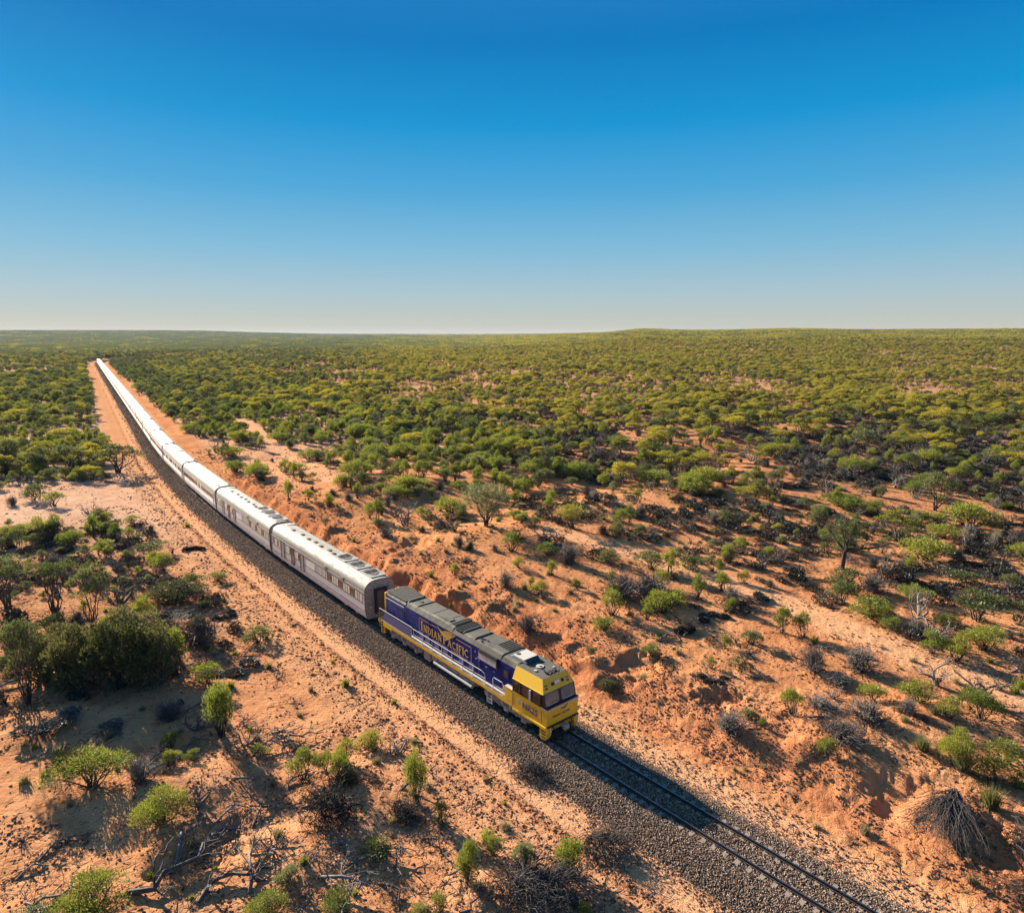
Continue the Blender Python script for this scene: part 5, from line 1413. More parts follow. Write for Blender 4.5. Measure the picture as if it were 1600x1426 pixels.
# plants and dead wood that the photograph shows one by one: (kind, foot x, foot y, width, height in photograph pixels, variant, label, landmark phrase)
HERO = [
 ('tall_tree', 145, 985, 68, 96, 0, 'tall slim tree with a two-tiered crown, rightmost of three behind the big dark thicket', 'the tall trees'),
 ('tall_tree', 88, 957, 70, 82, 1, 'tall slim tree with a broad crown, middle one of the three behind the dark thicket', None),
 ('tall_tree', 12, 950, 80, 82, 2, 'tall slim tree cut by the left edge of the picture, behind the dark thicket', None),
 ('tall_tree', 43, 1102, 62, 124, 1, 'tall slim tree with a bare thin trunk standing left of the big dark bush', None),
 ('dark_bush', 65, 1070, 85, 82, 0, 'dark rounded bush at the left end of the big dark thicket', None),
 ('dark_bush', 118, 1082, 100, 106, 1, 'dark rounded bush, front one left of the middle of the big dark thicket', 'the dark thicket'),
 ('dark_bush', 182, 1088, 110, 122, 2, 'dark rounded bush, front and centre of the big dark thicket', None),
 ('dark_bush', 238, 1080, 92, 104, 0, 'dark rounded bush, front one right of the middle of the big dark thicket', None),
 ('dark_bush', 200, 1052, 130, 108, 1, 'dark rounded bush, back one along the top of the big dark thicket', None),
 ('dark_bush', 100, 1045, 80, 74, 2, 'dark rounded bush, back one at the left of the big dark thicket', None),
 ('green_shrub', 277, 1055, 44, 75, 0, 'bright green shrub topping the right end of the big dark thicket', None),
 ('grey_bush', 313, 1012, 80, 58, 0, 'large grey leafless bush behind the right end of the dark thicket', None),
 ('grey_bush', 252, 986, 72, 40, 1, 'brown-grey leafless bush directly behind the dark thicket', None),
 ('dark_bush', 274, 946, 90, 44, 2, 'dark olive rounded bush standing alone behind the grey leafless bushes', 'the lone dark bush'),
 ('olive_shrub', 300, 920, 40, 30, 0, 'olive-green low shrub peeping out past the lone dark bush', None),
 ('yellow_shrub', 189, 972, 48, 28, 0, 'yellowish leafy shrub tucked between the tall trees and the dark thicket', None),
 ('green_shrub', 222, 968, 42, 40, 1, 'green open-branched shrub right of the yellowish shrub', None),
 ('olive_tree', 86, 994, 50, 40, 0, 'small round-crowned grey-green tree in front of the tall trees', None),
 ('ring_saltbush', 353, 1052, 100, 22, 0, 'long curled charcoal mat lying right of the dark thicket', 'the curled charcoal mat'),
 ('green_shrub', 326, 1068, 52, 40, 2, 'bright yellow-green shrub at the left end of the curled charcoal mat', None),
 ('dome_tree', 346, 1150, 42, 82, 0, 'small pale dome-crowned tree with a bare twisted trunk', 'the twisted trunk'),
 ('ring_saltbush', 68, 1136, 100, 22, 1, 'charcoal mat round the edge of the low mound at the left', None),
 ('ring_saltbush', 174, 1160, 86, 16, 2, 'charcoal mat on a small mound above the lone green tree with a long shadow', None),
 ('big_green_shrub', 141, 1230, 116, 76, 0, 'sparse spreading green tree-bush throwing a long shadow on bare sand', 'the shadow-throwing bush'),
 ('big_green_shrub', 146, 1432, 108, 82, 2, 'dense round green bush at the bottom edge of the picture, left', 'the round bottom bush'),
 ('green_shrub', 53, 1432, 72, 28, 3, 'low green shrub at the bottom left corner of the picture', None),
 ('grey_bush', 268, 1130, 60, 40, 2, 'pale round ball of dry twigs below the dark thicket', None),
 ('green_shrub', 268, 1167, 30, 28, 4, 'small tufted green shrub below the pale ball of twigs', None),
 ('green_shrub', 266, 1194, 30, 26, 5, 'small green shrub, second below the pale ball of twigs', None),
 ('green_shrub', 303, 1186, 30, 22, 1, 'small green shrub left of the twisted trunk', None),
 ('big_green_shrub', 254, 1284, 82, 66, 1, 'feathery green bush leaning over dead branches, right of the long-shadowed bush', 'the feathery green bush'),
 ('bare_bush', 310, 1255, 60, 50, 0, 'bare brown branching bush behind the feathery green bush', None),
 ('dead_tree', 384, 1162, 60, 56, 0, 'bleached twisted dead tree right of the small dome-crowned tree', 'the bleached dead tree'),
 ('dead_tree', 316, 1138, 60, 44, 1, 'dark dead tree with a tangle of twigs below the dark thicket', None),
 ('green_shrub', 476, 1216, 44, 52, 0, 'bright yellow-green shrub, left one of the row above the grey brush heap', 'the yellow-green row'),
 ('green_shrub', 511, 1208, 32, 40, 1, 'bright yellow-green shrub, middle one of the row above the grey brush heap', None),
 ('green_shrub', 531, 1216, 38, 46, 2, 'bright yellow-green shrub, right one of the row above the grey brush heap', None),
 ('dark_bush', 544, 1228, 38, 28, 0, 'dark green ball-shaped bush at the right foot of the yellow-green row', None),
 ('dome_tree', 578, 1166, 38, 30, 1, 'small green umbrella-shaped shrub on bare sand left of the service road', None),
 ('bare_bush', 622, 1178, 46, 42, 1, 'bare brown branching bush beside the service road opposite the locomotive', None),
 ('green_shrub', 541, 1190, 36, 40, 3, 'green shrub with two tufts behind the yellow-green row', None),
 ('dome_tree', 650, 1253, 34, 78, 2, 'slender bright green shrub of two balls one above the other', 'the two-ball shrub'),
 ('dead_fan', 655, 1282, 66, 30, 1, 'fan of dead grey brush at the foot of the two-ball shrub', None),
 ('green_shrub', 690, 1287, 30, 36, 4, 'dark-centred green shrub right of the two-ball shrub', None),
 ('dead_fan', 505, 1262, 95, 60, 3, 'tall heap of dead grey brush in the left foreground', 'the grey brush heap'),
 ('dead_tree', 420, 1326, 62, 44, 2, 'burnt dead stump with splayed roots left of the grey brush heap', 'the burnt stump'),
 ('dead_tree', 488, 1342, 46, 30, 0, 'dark broken stump below the grey brush heap', None),
 ('green_shrub', 590, 1334, 50, 32, 5, 'round leafy green shrub right of the grey brush heap', None),
 ('green_shrub', 405, 1180, 34, 22, 0, 'low green shrub at the right foot of the bleached dead tree', None),
 ('pale_shrub', 452, 1380, 44, 36, 0, 'pale feathery shrub below the burnt stump', None),
 ('big_green_shrub', 418, 1430, 64, 48, 1, 'leafy green bush at the bottom edge below the pale feathery shrub', None),
 ('big_green_shrub', 532, 1414, 58, 36, 0, 'leafy green bush near the bottom edge over dark dead branches', None),
 ('green_shrub', 655, 1432, 34, 26, 1, 'green shrub cut by the bottom edge below the two-ball shrub', None),
 ('green_shrub', 684, 1424, 28, 32, 2, 'green shrub at the bottom edge just right of the cut one', None),
 ('big_green_shrub', 731, 1378, 36, 64, 2, 'upright bright green shrub at the left of the dead branch tangle, bottom centre', 'the branch tangle'),
 ('green_shrub', 769, 1332, 37, 32, 3, 'bright green shrub at the top of the dead branch tangle, bottom centre', None),
 ('pale_shrub', 815, 1355, 40, 44, 1, 'pale green shrub growing over the dead branch tangle, bottom centre', None),
 ('dead_fan', 770, 1385, 150, 40, 1, 'wide tangle of dead grey branches at the bottom centre', None),
 ('dead_fan', 850, 1375, 90, 40, 2, 'dead grey branches along the right side of the bottom tangle', None),
 ('dome_tree', 890, 1362, 46, 54, 0, 'little wind-bent tree, half green and half grey, by the arching dead brush', None),
 ('dead_fan', 918, 1318, 95, 42, 2, 'arching fan of dead brown brush beside the service road, bottom centre', 'the arching brush'),
 ('dead_fan', 812, 1205, 60, 26, 2, 'sparse dead branch lying at the ballast edge near the locomotive front', None),
 ('green_shrub', 913, 1432, 28, 26, 4, 'small bright green shrub at the bottom edge below the arching brush', None),
 ('spiky_tussock', 897, 1412, 24, 20, 0, 'pale spiky tussock right of the bottom branch tangle', None),
 # right side of the line, near
 ('green_shrub', 1235, 1114, 32, 42, 0, 'slim green shrub on the bank right of the locomotive front', None),
 ('grey_bush', 1357, 1135, 72, 46, 0, 'grey feathery dead bush, front one of the grey clump right', 'the grey clump'),
 ('grey_bush', 1313, 1163, 76, 46, 1, 'dark grey dead bush lowest in the grey clump right', None),
 ('grey_bush', 1280, 1112, 60, 32, 2, 'small grey dead bush at the left end of the grey clump', None),
 ('green_shrub', 1364, 1096, 48, 34, 1, 'bright green shrub between the grey dead bushes', None),
 ('green_shrub', 1435, 1096, 58, 40, 2, 'bright green shrub right of the grey clump', None),
 ('green_shrub', 1483, 1122, 38, 38, 3, 'green shrub between the grey clump and the right edge', None),
 ('big_green_shrub', 1530, 1122, 62, 52, 0, 'tall leafy green bush near the right edge, level with the grey clump', None),
 ('green_shrub', 1291, 1178, 30, 30, 4, 'yellow-green shrub below the dark grey dead bush', None),
 ('big_green_shrub', 1495, 1194, 56, 62, 1, 'leafy little tree on a thin stem above the eroded hollow', None),
 ('spiky_tussock', 1442, 1171, 30, 22, 1, 'spiky grey-green tussock on bare sand right of the grey clump', None),
 ('spiky_tussock', 1505, 1203, 36, 32, 0, 'spiky tussock at the foot of the leafy little tree', None),
 ('spiky_tussock', 1548, 1262, 36, 36, 1, 'spiky tussock above the big fan of dead brush', None),
 ('green_shrub', 1572, 1190, 62, 40, 5, 'leafy green shrub at the right edge above the spiky tussocks', None),
 ('green_shrub', 1548, 1220, 60, 46, 0, 'green shrub with grey base near the right edge', None),
 ('green_shrub', 1592, 1230, 40, 32, 1, 'low green shrub cut by the right edge', None),
 ('dead_fan', 1492, 1258, 135, 60, 0, 'big grey fan of dead brush sprawled down the bank, lower right', 'the big dead fan'),
 ('dead_fan', 1610, 1310, 90, 50, 1, 'dead grey brush at the right edge below the big fan', None),
 ('grey_bush', 1138, 1150, 62, 46, 3, 'grey dry bush in the worn bank right of the locomotive front', 'the bank bush'),
 ('pale_shrub', 1170, 1122, 28, 20, 0, 'small grey-green shrub at the top right of the bank bush', None),
 ('green_shrub', 1192, 1136, 15, 18, 2, 'tiny bright green shrub right of the bank bush', None),
 # right side, middle distance
 ('grey_bush', 975, 938, 70, 48, 0, 'wide grey dead bush, left half of the grey pair right of the locomotive', 'the grey pair'),
 ('grey_bush', 1010, 936, 64, 46, 1, 'wide grey dead bush, right half of the grey pair right of the locomotive', None),
 ('green_shrub', 961, 934, 30, 26, 0, 'bright green shrub in front of the grey pair', None),
 ('green_shrub', 1058, 944, 42, 30, 1, 'green shrub against the right end of the grey pair', None),
 ('green_shrub', 1012, 967, 18, 28, 2, 'small upright green shrub below the grey pair', None),
 ('green_shrub', 1091, 935, 24, 40, 3, 'slim little tree right of the grey pair', None),
 ('green_shrub', 1033, 917, 34, 30, 4, 'green shrub behind the grey pair', None),
 ('olive_shrub', 1017, 888, 50, 32, 1, 'olive-green shrub well behind the grey pair', None),
 ('olive_shrub', 1078, 890, 40, 28, 2, 'olive-green shrub at the edge of the dirt trail', None),
 ('green_shrub', 1123, 901, 15, 30, 5, 'narrow upright green shrub on the dirt trail', None),
 ('green_shrub', 1163, 911, 20, 22, 0, 'small green shrub beside the dirt trail', None),
 ('ring_saltbush', 1078, 993, 44, 26, 2, 'black saltbush mound, left one of the black group on bare sand', 'the black mats'),
 ('ring_saltbush', 1118, 975, 52, 22, 0, 'black curled saltbush mat, topmost of the black group on bare sand', None),
 ('saltbush', 1114, 1004, 32, 18, 1, 'black saltbush mat, lowest of the black group on bare sand', None),
 ('ring_saltbush', 1192, 942, 40, 22, 2, 'black saltbush mat beyond the black group, near the trail', None),
 ('ring_saltbush', 1114, 1065, 46, 20, 0, 'arched black saltbush mat on the sand nearest the locomotive front', None),
 ('olive_shrub', 1157, 1045, 38, 26, 0, 'mottled round olive shrub right of the arched black mat', None),
 ('pale_shrub', 1172, 1005, 36, 26, 1, 'pale sage-coloured shrub right of the black group', None),
 ('green_shrub', 1132, 1012, 22, 24, 1, 'yellow-green shrub growing through the lowest black mat', None),
 ('green_shrub', 1019, 1023, 28, 22, 2, 'round yellow-green shrub at the head of the red gully', None),
 ('green_shrub', 1111, 1043, 16, 20, 3, 'small green shrub left of the mottled olive shrub', None),
 ('dark_bush', 950, 1081, 32, 23, 1, 'round olive ball-shaped bush right beside the locomotive front', None),
 ('olive_shrub', 925, 1023, 19, 15, 1, 'little dark olive shrub above the locomotive cab', None),
 ('saltbush', 984, 964, 18, 14, 0, 'little dark saltbush left below the grey pair', None),
 ('green_shrub', 1222, 987, 30, 42, 4, 'slim green tree-shrub, left of a pair on the open sand', None),
 ('green_shrub', 1253, 994, 26, 40, 5, 'slim green tree-shrub, right of a pair on the open sand', None),
 ('gnarled_tree', 1314, 890, 112, 80, 0, 'gnarled dark tree with one long level limb to the right', 'the gnarled tree'),
 ('dome_tree', 1328, 798, 48, 26, 0, 'round green dome-shaped shrub on open sand behind the gnarled tree', None),
 ('dome_tree', 1515, 824, 74, 44, 1, 'broad green dome-shaped tree at the far right', 'the broad dome tree'),
 ('dome_tree', 1474, 840, 54, 26, 2, 'low green dome-shaped shrub just left of the broad dome tree', None),
 ('dome_tree', 1447, 874, 70, 40, 0, 'wide grey-green dome-shaped shrub right of the gnarled tree', None),
 ('dome_tree', 1436, 815, 32, 20, 1, 'small green dome-shaped shrub, left of a pair behind the wide dome shrub', None),
 ('dome_tree', 1463, 815, 24, 16, 2, 'small green dome-shaped shrub, right of a pair behind the wide dome shrub', None),
 ('olive_shrub', 1325, 924, 60, 44, 0, 'olive-green shrub in front of the gnarled tree', None),
 ('grey_bush', 1362, 928, 56, 36, 1, 'grey dry bush in front of the gnarled tree', None),
 ('dome_tree', 1361, 963, 64, 38, 1, 'bright yellow-green dome-shaped shrub below the gnarled tree', 'the bright dome shrub'),
 ('green_shrub', 1395, 984, 38, 26, 1, 'green shrub at the lower right of the bright dome shrub', None),
 ('dome_tree', 1430, 940, 52, 32, 2, 'olive dome-shaped shrub right of the bright dome shrub', None),
 ('olive_shrub', 1508, 910, 52, 24, 1, 'olive-green shrub on the sand slope at the far right', None),
 ('olive_tree', 1530, 968, 86, 52, 0, 'pale-limbed spreading bush near the right edge', 'the pale-limbed bush'),
 ('big_green_shrub', 1541, 1014, 72, 44, 0, 'leafy green bush below the pale-limbed bush', None),
 ('green_shrub', 1454, 1019, 42, 40, 2, 'green shrub left below the pale-limbed bush', None),
 ('green_shrub', 1494, 1032, 38, 42, 3, 'green shrub below the pale-limbed bush', None),
 ('grey_bush', 1271, 1052, 52, 48, 2, 'grey dry bush left of the grey-green one on the sand', None),
 ('grey_bush', 1341, 1054, 64, 52, 3, 'wide grey dry bush on open sand below the bright dome shrub', None),
 ('bare_bush', 1463, 1070, 62, 48, 2, 'bare brown branching bush below the green shrubs at right', None),
 ('grey_bush', 1312, 1076, 56, 30, 0, 'low grey dry bush in front of the two grey bushes', None),
 ('saltbush', 1552, 882, 48, 22, 4, 'black saltbush mound on the slope near the right edge', None),
 ('weeping_tree', 760, 822, 80, 68, 0, 'large pale grey-green weeping tree beyond the carriages', 'the weeping tree'),
 ('mallee', 893, 824, 56, 38, 1, 'yellow mallee tree with a bare pale stem standing alone on sand', 'the lone yellow mallee'),
 ('green_shrub', 969, 823, 30, 30, 0, 'green vase-shaped shrub right of the lone yellow mallee', None),
 ('green_shrub', 835, 821, 20, 17, 1, 'small green shrub left of the lone yellow mallee', None),
 ('green_shrub', 799, 861, 32, 34, 2, 'green shrub on sand below the weeping tree', None),
 ('green_shrub', 810, 888, 22, 20, 3, 'small green shrub, second below the weeping tree', None),
 ('green_shrub', 862, 898, 18, 24, 4, 'small upright green shrub left of the grey ball of twigs', None),
 ('green_shrub', 855, 868, 36, 24, 5, 'leafy green shrub behind the grey ball of twigs', None),
 ('grey_bush', 889, 884, 42, 36, 2, 'grey round ball of twigs on open sand', 'the grey ball'),
 ('grey_bush', 790, 920, 30, 32, 3, 'grey-brown dry bush on the bank behind the locomotive', None),
 ('green_shrub', 844, 928, 28, 24, 0, 'yellow-green shrub on the bank behind the locomotive', None),
 ('green_shrub', 900, 921, 18, 20, 1, 'small yellow-green shrub below the grey ball of twigs', None),
 ('green_shrub', 710, 898, 18, 20, 2, 'small green shrub at the top of the red bank behind the locomotive', None),
 ('grey_bush', 825, 990, 44, 32, 0, 'dark dry bush just above the locomotive roof', None),
 ('saltbush', 791, 962, 24, 16, 1, 'black saltbush just above the locomotive roof', None),
 ('saltbush', 754, 923, 16, 10, 3, 'small black saltbush on the bank behind the locomotive', None),
 ('olive_tree', 109, 734, 50, 40, 0, 'round grey-green tree on the pale clearing, left of a pair', 'the clearing pair'),
 ('olive_tree', 187, 738, 66, 46, 1, 'round grey-green tree beside the service road, right of a pair', None),
 ('bare_bush', 145, 817, 32, 42, 0, 'bare branching bush at the edge of the pale clearing', None),
 ('green_shrub', 206, 818, 24, 15, 3, 'low green shrub at the edge of the pale clearing', None),
 ('olive_shrub', 54, 782, 36, 28, 2, 'dark grey-green shrub on the pale clearing', None),
 ('green_shrub', 85, 790, 30, 24, 4, 'green shrub with a dark shadow on the pale clearing', None),
 ('dome_tree', 112, 850, 36, 24, 0, 'yellow-green dome shrub left beyond the tall trees', None),
 ('olive_shrub', 238, 866, 60, 26, 1, 'grey-green low shrub between the clearing and the lone dark bush', None),
 ('green_shrub', 164, 866, 38, 26, 5, 'bright green shrub seen just beyond the trunks of the tall trees', None),
 ('green_shrub', 256, 892, 40, 32, 0, 'dark-stemmed green shrub behind the lone dark bush', None),
 ('green_shrub', 340, 908, 30, 18, 2, 'small yellow-green shrub near the service road, right of the lone dark bush', None),
 ('ring_saltbush', 302, 864, 36, 14, 1, 'black curled mat at the edge of the service road', None),
 ('ring_saltbush', 348, 966, 40, 16, 0, 'black curled mat right of the large grey leafless bush', None),
 ('saltbush', 345, 936, 24, 18, 2, 'black saltbush mound near the service road', None),
 ('olive_shrub', 405, 1002, 46, 30, 2, 'grey-green low shrub right of the curled charcoal mat', None),
]
for i, (kd, px, py, w, h, var, lb, mk) in enumerate(HERO):
    x, y, z = unproject(px, py)
    _, _, dep = project(x, y, z); m_ = float(dep) / FPX
    look = math.atan2(CAM_H - z, math.hypot(x, y))          # how steeply the camera looks down there: a crown shows its depth as well as its height
    body = {'dark_bush': .62, 'grey_bush': .55, 'big_green_shrub': .5, 'dome_tree': .5, 'green_shrub': .42, 'olive_shrub': .5, 'pale_shrub': .5, 'yellow_shrub': .55, 'saltbush': .8, 'ring_saltbush': .8, 'olive_tree': .4, 'tall_tree': .25, 'weeping_tree': .4, 'mallee': .4, 'bare_bush': .4, 'dead_tree': .4}.get(kd, 0.0)
    h = max(0.42 * h, (h - body * w * math.sin(look)) / math.cos(look))
    if kd in ('dark_bush', 'saltbush', 'ring_saltbush', 'grey_bush'):
        x, y, z = unproject(px, py - 0.30 * w * math.sin(look))
    rz = None
    if kd == 'dead_fan':      # fans lie as seen: the direction of the sprawl
        rz = {505: -0.9, 655: 2.9, 770: -0.25, 850: -0.5, 918: -0.55, 812: -0.3, 1492: -2.35, 1610: -2.2}.get(px, 0.0)
    if kd == 'gnarled_tree': rz = -0.25
    k = 1.0
    if kd == 'dead_fan': k = 1.55; h = (0.40 if var == 0 else 0.75) * h
    plant(kd, x, y, w * m_ * k, h * m_ * (1.06 if kd not in ('saltbush', 'ring_saltbush') else 0.9), rz, var, lb, hero=True, mark=(mk, px, py - h / 2) if mk else None)

# crooked branches strewn over the left foreground
rb = random.Random(21)
for i, (px, py, ang, ln) in enumerate(((1060 / 3.96, 1366, 40, 150), (1210 / 3.96, 1334, 28, 110), (200, 1395, 35, 160), (310, 1410, 30, 130), (390, 1395, 50, 110), (330, 1290, 10, 70), (395, 1292, 60, 80), (470, 1262, 45, 60), (520, 1318, -18, 75),
                                       (570, 1335, -22, 80), (545, 1350, -12, 70), (590, 1380, -25, 90), (430, 1150, 5, 70), (425, 1146, -15, 80), (370, 1215, -50, 60), (280, 1182, 20, 60), (660, 1310, -20, 60), (720, 1425, 40, 60), (480, 1400, -70, 60), (500, 1370, -40, 100),
                                       (60, 1345, 20, 60), (25, 1375, 30, 60), (40, 1410, 15, 80), (100, 1320, 30, 40), (1430, 1280, -20, 50), (1260, 1120, -40, 50), (1270, 1010, -35, 40), (1580, 1050, 60, 60), (450, 1235, 70, 60), (395, 1180, 10, 60))):
    x, y, z = unproject(px, py); _, _, dep = project(x, y, z); m_ = float(dep) / FPX
    ga = math.atan2(math.sin(RAD(ang)) * 2.0, math.cos(RAD(ang)))
    plant('fallen_branch', x, y, None, None, ga, i, None, rb, hero=True)
    PL[-1]['sx'] = 1.05 * ln * m_ / 3.4; PL[-1]['sz'] = max(0.8, 1.05 * ln * m_ / 3.4)

# ------------------------------------------------------------------ the rest of the scrub, sown at random
def sow():
    rg = np.random.RandomState(5)
    HX = np.array([(p['x'], p['y'], p['sx'] * KIND[p['kind']][p['var']][2] / 2) for p in PL])
    res = {}
    def candidates(step, rmax, rmin=22):
        g = np.arange(-rmax, rmax, step)
        X, Y = np.meshgrid(g, np.arange(rmin * 0.7, rmax, step))
        x = X.ravel() + rg.uniform(-.5, .5, X.size) * step; y = Y.ravel() + rg.uniform(-.5, .5, X.size) * step
        k = (np.abs(x) < y * 0.83 + 14) & (np.hypot(x, y) < rmax) & (np.hypot(x, y) > rmin)
        return x[k], y[k]
    def clear_of_heroes(x, y, pad):
        ok = np.ones(len(x), bool)
        for hx, hy, hr in HX: ok &= np.hypot(x - hx, y - hy) > hr * 0.8 + pad
        return ok
    def common(x, y):
        s, t = track_st(x, y)
        return s, t, np.hypot(x, y), bare(x, y)
    # mallees
    x, y = candidates(3.3, 1250)
    s, t, r, b = common(x, y)
    right = t > 0
    dR = 0.02 * smooth(14, 30, t) + 0.10 * smooth(34, 62, t) + 0.36 * smooth(55, 125, t) + 0.28 * smooth(120, 260, t)
    dR = dR * np.where(x > 40, 0.28 + 0.72 * smooth(140, 290, r), 1) * np.where(s > 110, 1.2, 1)
    dL = 0.40 * smooth(-9, -13, t) * smooth(92, 150, r) + 0.25 * smooth(150, 260, r) * smooth(-10, -14, t)
    dR = np.maximum(dR, 0.55 * smooth(6, 10, t) * smooth(125, 220, s))
    d = np.where(right, dR, dL)
    d = d * (0.16 + 1.25 * smooth(0.38, 0.60, fbm(x / 22, y / 22, 101, 4))) * (0.45 + 0.9 * smooth(0.36, 0.58, fbm(x / 75, y / 75, 102, 3))) * (1 - b)
    k = (rg.rand(len(x)) < d) & clear_of_heroes(x, y, 1.6)
    mx, my, mt, mr, ms = x[k], y[k], t[k], r[k], s[k]
    grn = np.where(mt > 0, 0.10 + 0.6 * smooth(-0.14, -0.30, mx / my) * smooth(220, 420, mr) + 0.55 * (ms > 95) * (mt < 30) + 0.15 * (fbm(mx / 60, my / 60, 103, 2) > 0.58), 0.45 + 0.3 * smooth(200, 350, mr))
    kd = np.where(rg.rand(len(mx)) < grn, 'olive_tree', 'mallee')
    size = (0.42 + 0.80 * rg.rand(len(mx)) ** 1.25) * np.where(mt > 0, 1.0, 1.05)
    res['tree'] = (mx, my, kd, size)
    # green and olive shrubs
    x, y = candidates(2.8, 620)
    s, t, r, b = common(x, y)
    d = np.where(t > 0, 0.11 * smooth(8, 13, t) + 0.20 * smooth(15, 28, t), 0.05 * smooth(-11, -14, t) + 0.95 * smooth(-9.5, -14, t) * smooth(50, 64, r))
    d = np.where((t > 0) & (s > 45), d + 0.85 * smooth(7.5, 12, t) * (1 - smooth(50, 90, t)) * smooth(45, 90, s), d)
    d = np.where(r > 330, d * np.where(np.abs(t) < 90, 0.75, 0.15), d)
    d = d * (0.25 + 1.3 * smooth(0.35, 0.6, fbm(x / 15, y / 15, 111, 3))) * (1 - b)
    k = (rg.rand(len(x)) < d) & clear_of_heroes(x, y, 0.9)
    x, y, t, r = x[k], y[k], t[k], r[k]
    kd = rg.choice(['green_shrub', 'green_shrub', 'green_shrub', 'olive_shrub', 'olive_shrub', 'dome_tree', 'pale_shrub'], len(x))
    kd = np.where((t < 0) & (r < 100), rg.choice(['green_shrub', 'green_shrub', 'olive_shrub', 'pale_shrub', 'olive_shrub'], len(x)), kd)
    res['shrub'] = (x, y, kd, rg.uniform(0.4, 1.35, len(x)) * np.where(r > 100, 1.15, np.where(t < 0, 0.62, 0.9)))
    # grey bushes
    x, y = candidates(4.0, 220); s, t, r, b = common(x, y)
    d = np.where(t > 0, 0.22 * smooth(8, 14, t), 0.11 * smooth(-10, -16, t) + 0.14 * smooth(-9, -13, t) * smooth(50, 62, r)) * 1.6 * (0.2 + 1.5 * smooth(0.4, 0.62, fbm(x / 16, y / 16, 121, 3))) * (1 - b)
    k = (rg.rand(len(x)) < d) & clear_of_heroes(x, y, 0.8); x, y = x[k], y[k]
    res['grey'] = (x, y, rg.choice(['grey_bush', 'grey_bush', 'bare_bush'], len(x)), rg.uniform(0.6, 1.5, len(x)))
    # small dry bushes near the camera
    x, y = candidates(2.4, 95); s, t, r, b = common(x, y)
    d = np.where(t > 0, 0.09 * smooth(7, 12, t), 0.10 * smooth(-7.5, -11, t)) * (0.3 + 1.2 * smooth(0.4, 0.6, fbm(x / 8, y / 8, 125, 3))) * (1 - b)
    k = (rg.rand(len(x)) < d) & clear_of_heroes(x, y, 0.3); x, y = x[k], y[k]
    res['drybits'] = (x, y, rg.choice(['grey_bush', 'bare_bush', 'bare_bush'], len(x)), rg.uniform(0.22, 0.6, len(x)))
    # charcoal mats
    x, y = candidates(1.75, 260); s, t, r, b = common(x, y)
    d = np.where(t > 0, 0.08 * smooth(14, 24, t) + 0.50 * smooth(28, 48, t), 0.34 * smooth(-9, -13, t) * smooth(48, 62, r) * (1 - smooth(105, 140, r))) * smooth(0.38, 0.60, fbm(x / 20, y / 20, 131, 3)) * 1.6 * (1 - b)
    d = d * np.where((t > 0) & (s > 95) & (t < 60), 0.3, 1)
    k = (rg.rand(len(x)) < d) & clear_of_heroes(x, y, 0.5); x, y = x[k], y[k]
    res['salt'] = (x, y, np.full(len(x), 'saltbush'), rg.uniform(0.45, 1.95, len(x)))
    # tufts
    x, y = candidates(1.6, 110); s, t, r, b = common(x, y)
    d = np.where(t > 0, 0.05 * smooth(4.5, 6, t), 0.035) * np.where((t > -3.2) & (t < 3.4), 0.0, 1) * (0.2 + 1.4 * smooth(0.4, 0.65, fbm(x / 9, y / 9, 141, 2)))
    d = d * np.where((t < -3.2) & (t > -5.4), 0.06, 1)
    k = rg.rand(len(x)) < np.minimum(d * 5.5, 0.6); x, y = x[k], y[k]
    res['tuft'] = (x, y, rg.choice(['tussock', 'dry_tuft', 'dry_tuft'], len(x)), rg.uniform(0.35, 1.25, len(x)))
    # sticks lying about
    x, y = candidates(3.0, 120); s, t, r, b = common(x, y)
    d = np.where(t > 0, 0.16 * smooth(7, 12, t), 0.30 * smooth(-8, -12, t)) * (1 - 0.6 * b)
    k = (rg.rand(len(x)) < d); x, y = x[k], y[k]
    res['stick'] = (x, y, np.full(len(x), 'fallen_branch'), rg.uniform(0.25, 0.75, len(x)))
    return res, rg
SOWN, RG = sow()

def screen_size(kd, var, x, y, sx, sz):
    z = ground(x, y)
    px, py, dep = project(x, y, z)
    w = np.array([KIND[k][v][2] for k, v in zip(kd, var)]) * sx; h = np.array([KIND[k][v][3] for k, v in zip(kd, var)]) * sz
    size = np.sqrt(np.maximum(w * h, 1e-6)) * FPX / dep * 0.64
    inside = (px > -30) & (px < 1630) & (py > 400) & (py < 1456 + h * FPX / dep * 0.8)
    return z, px, py, size, inside

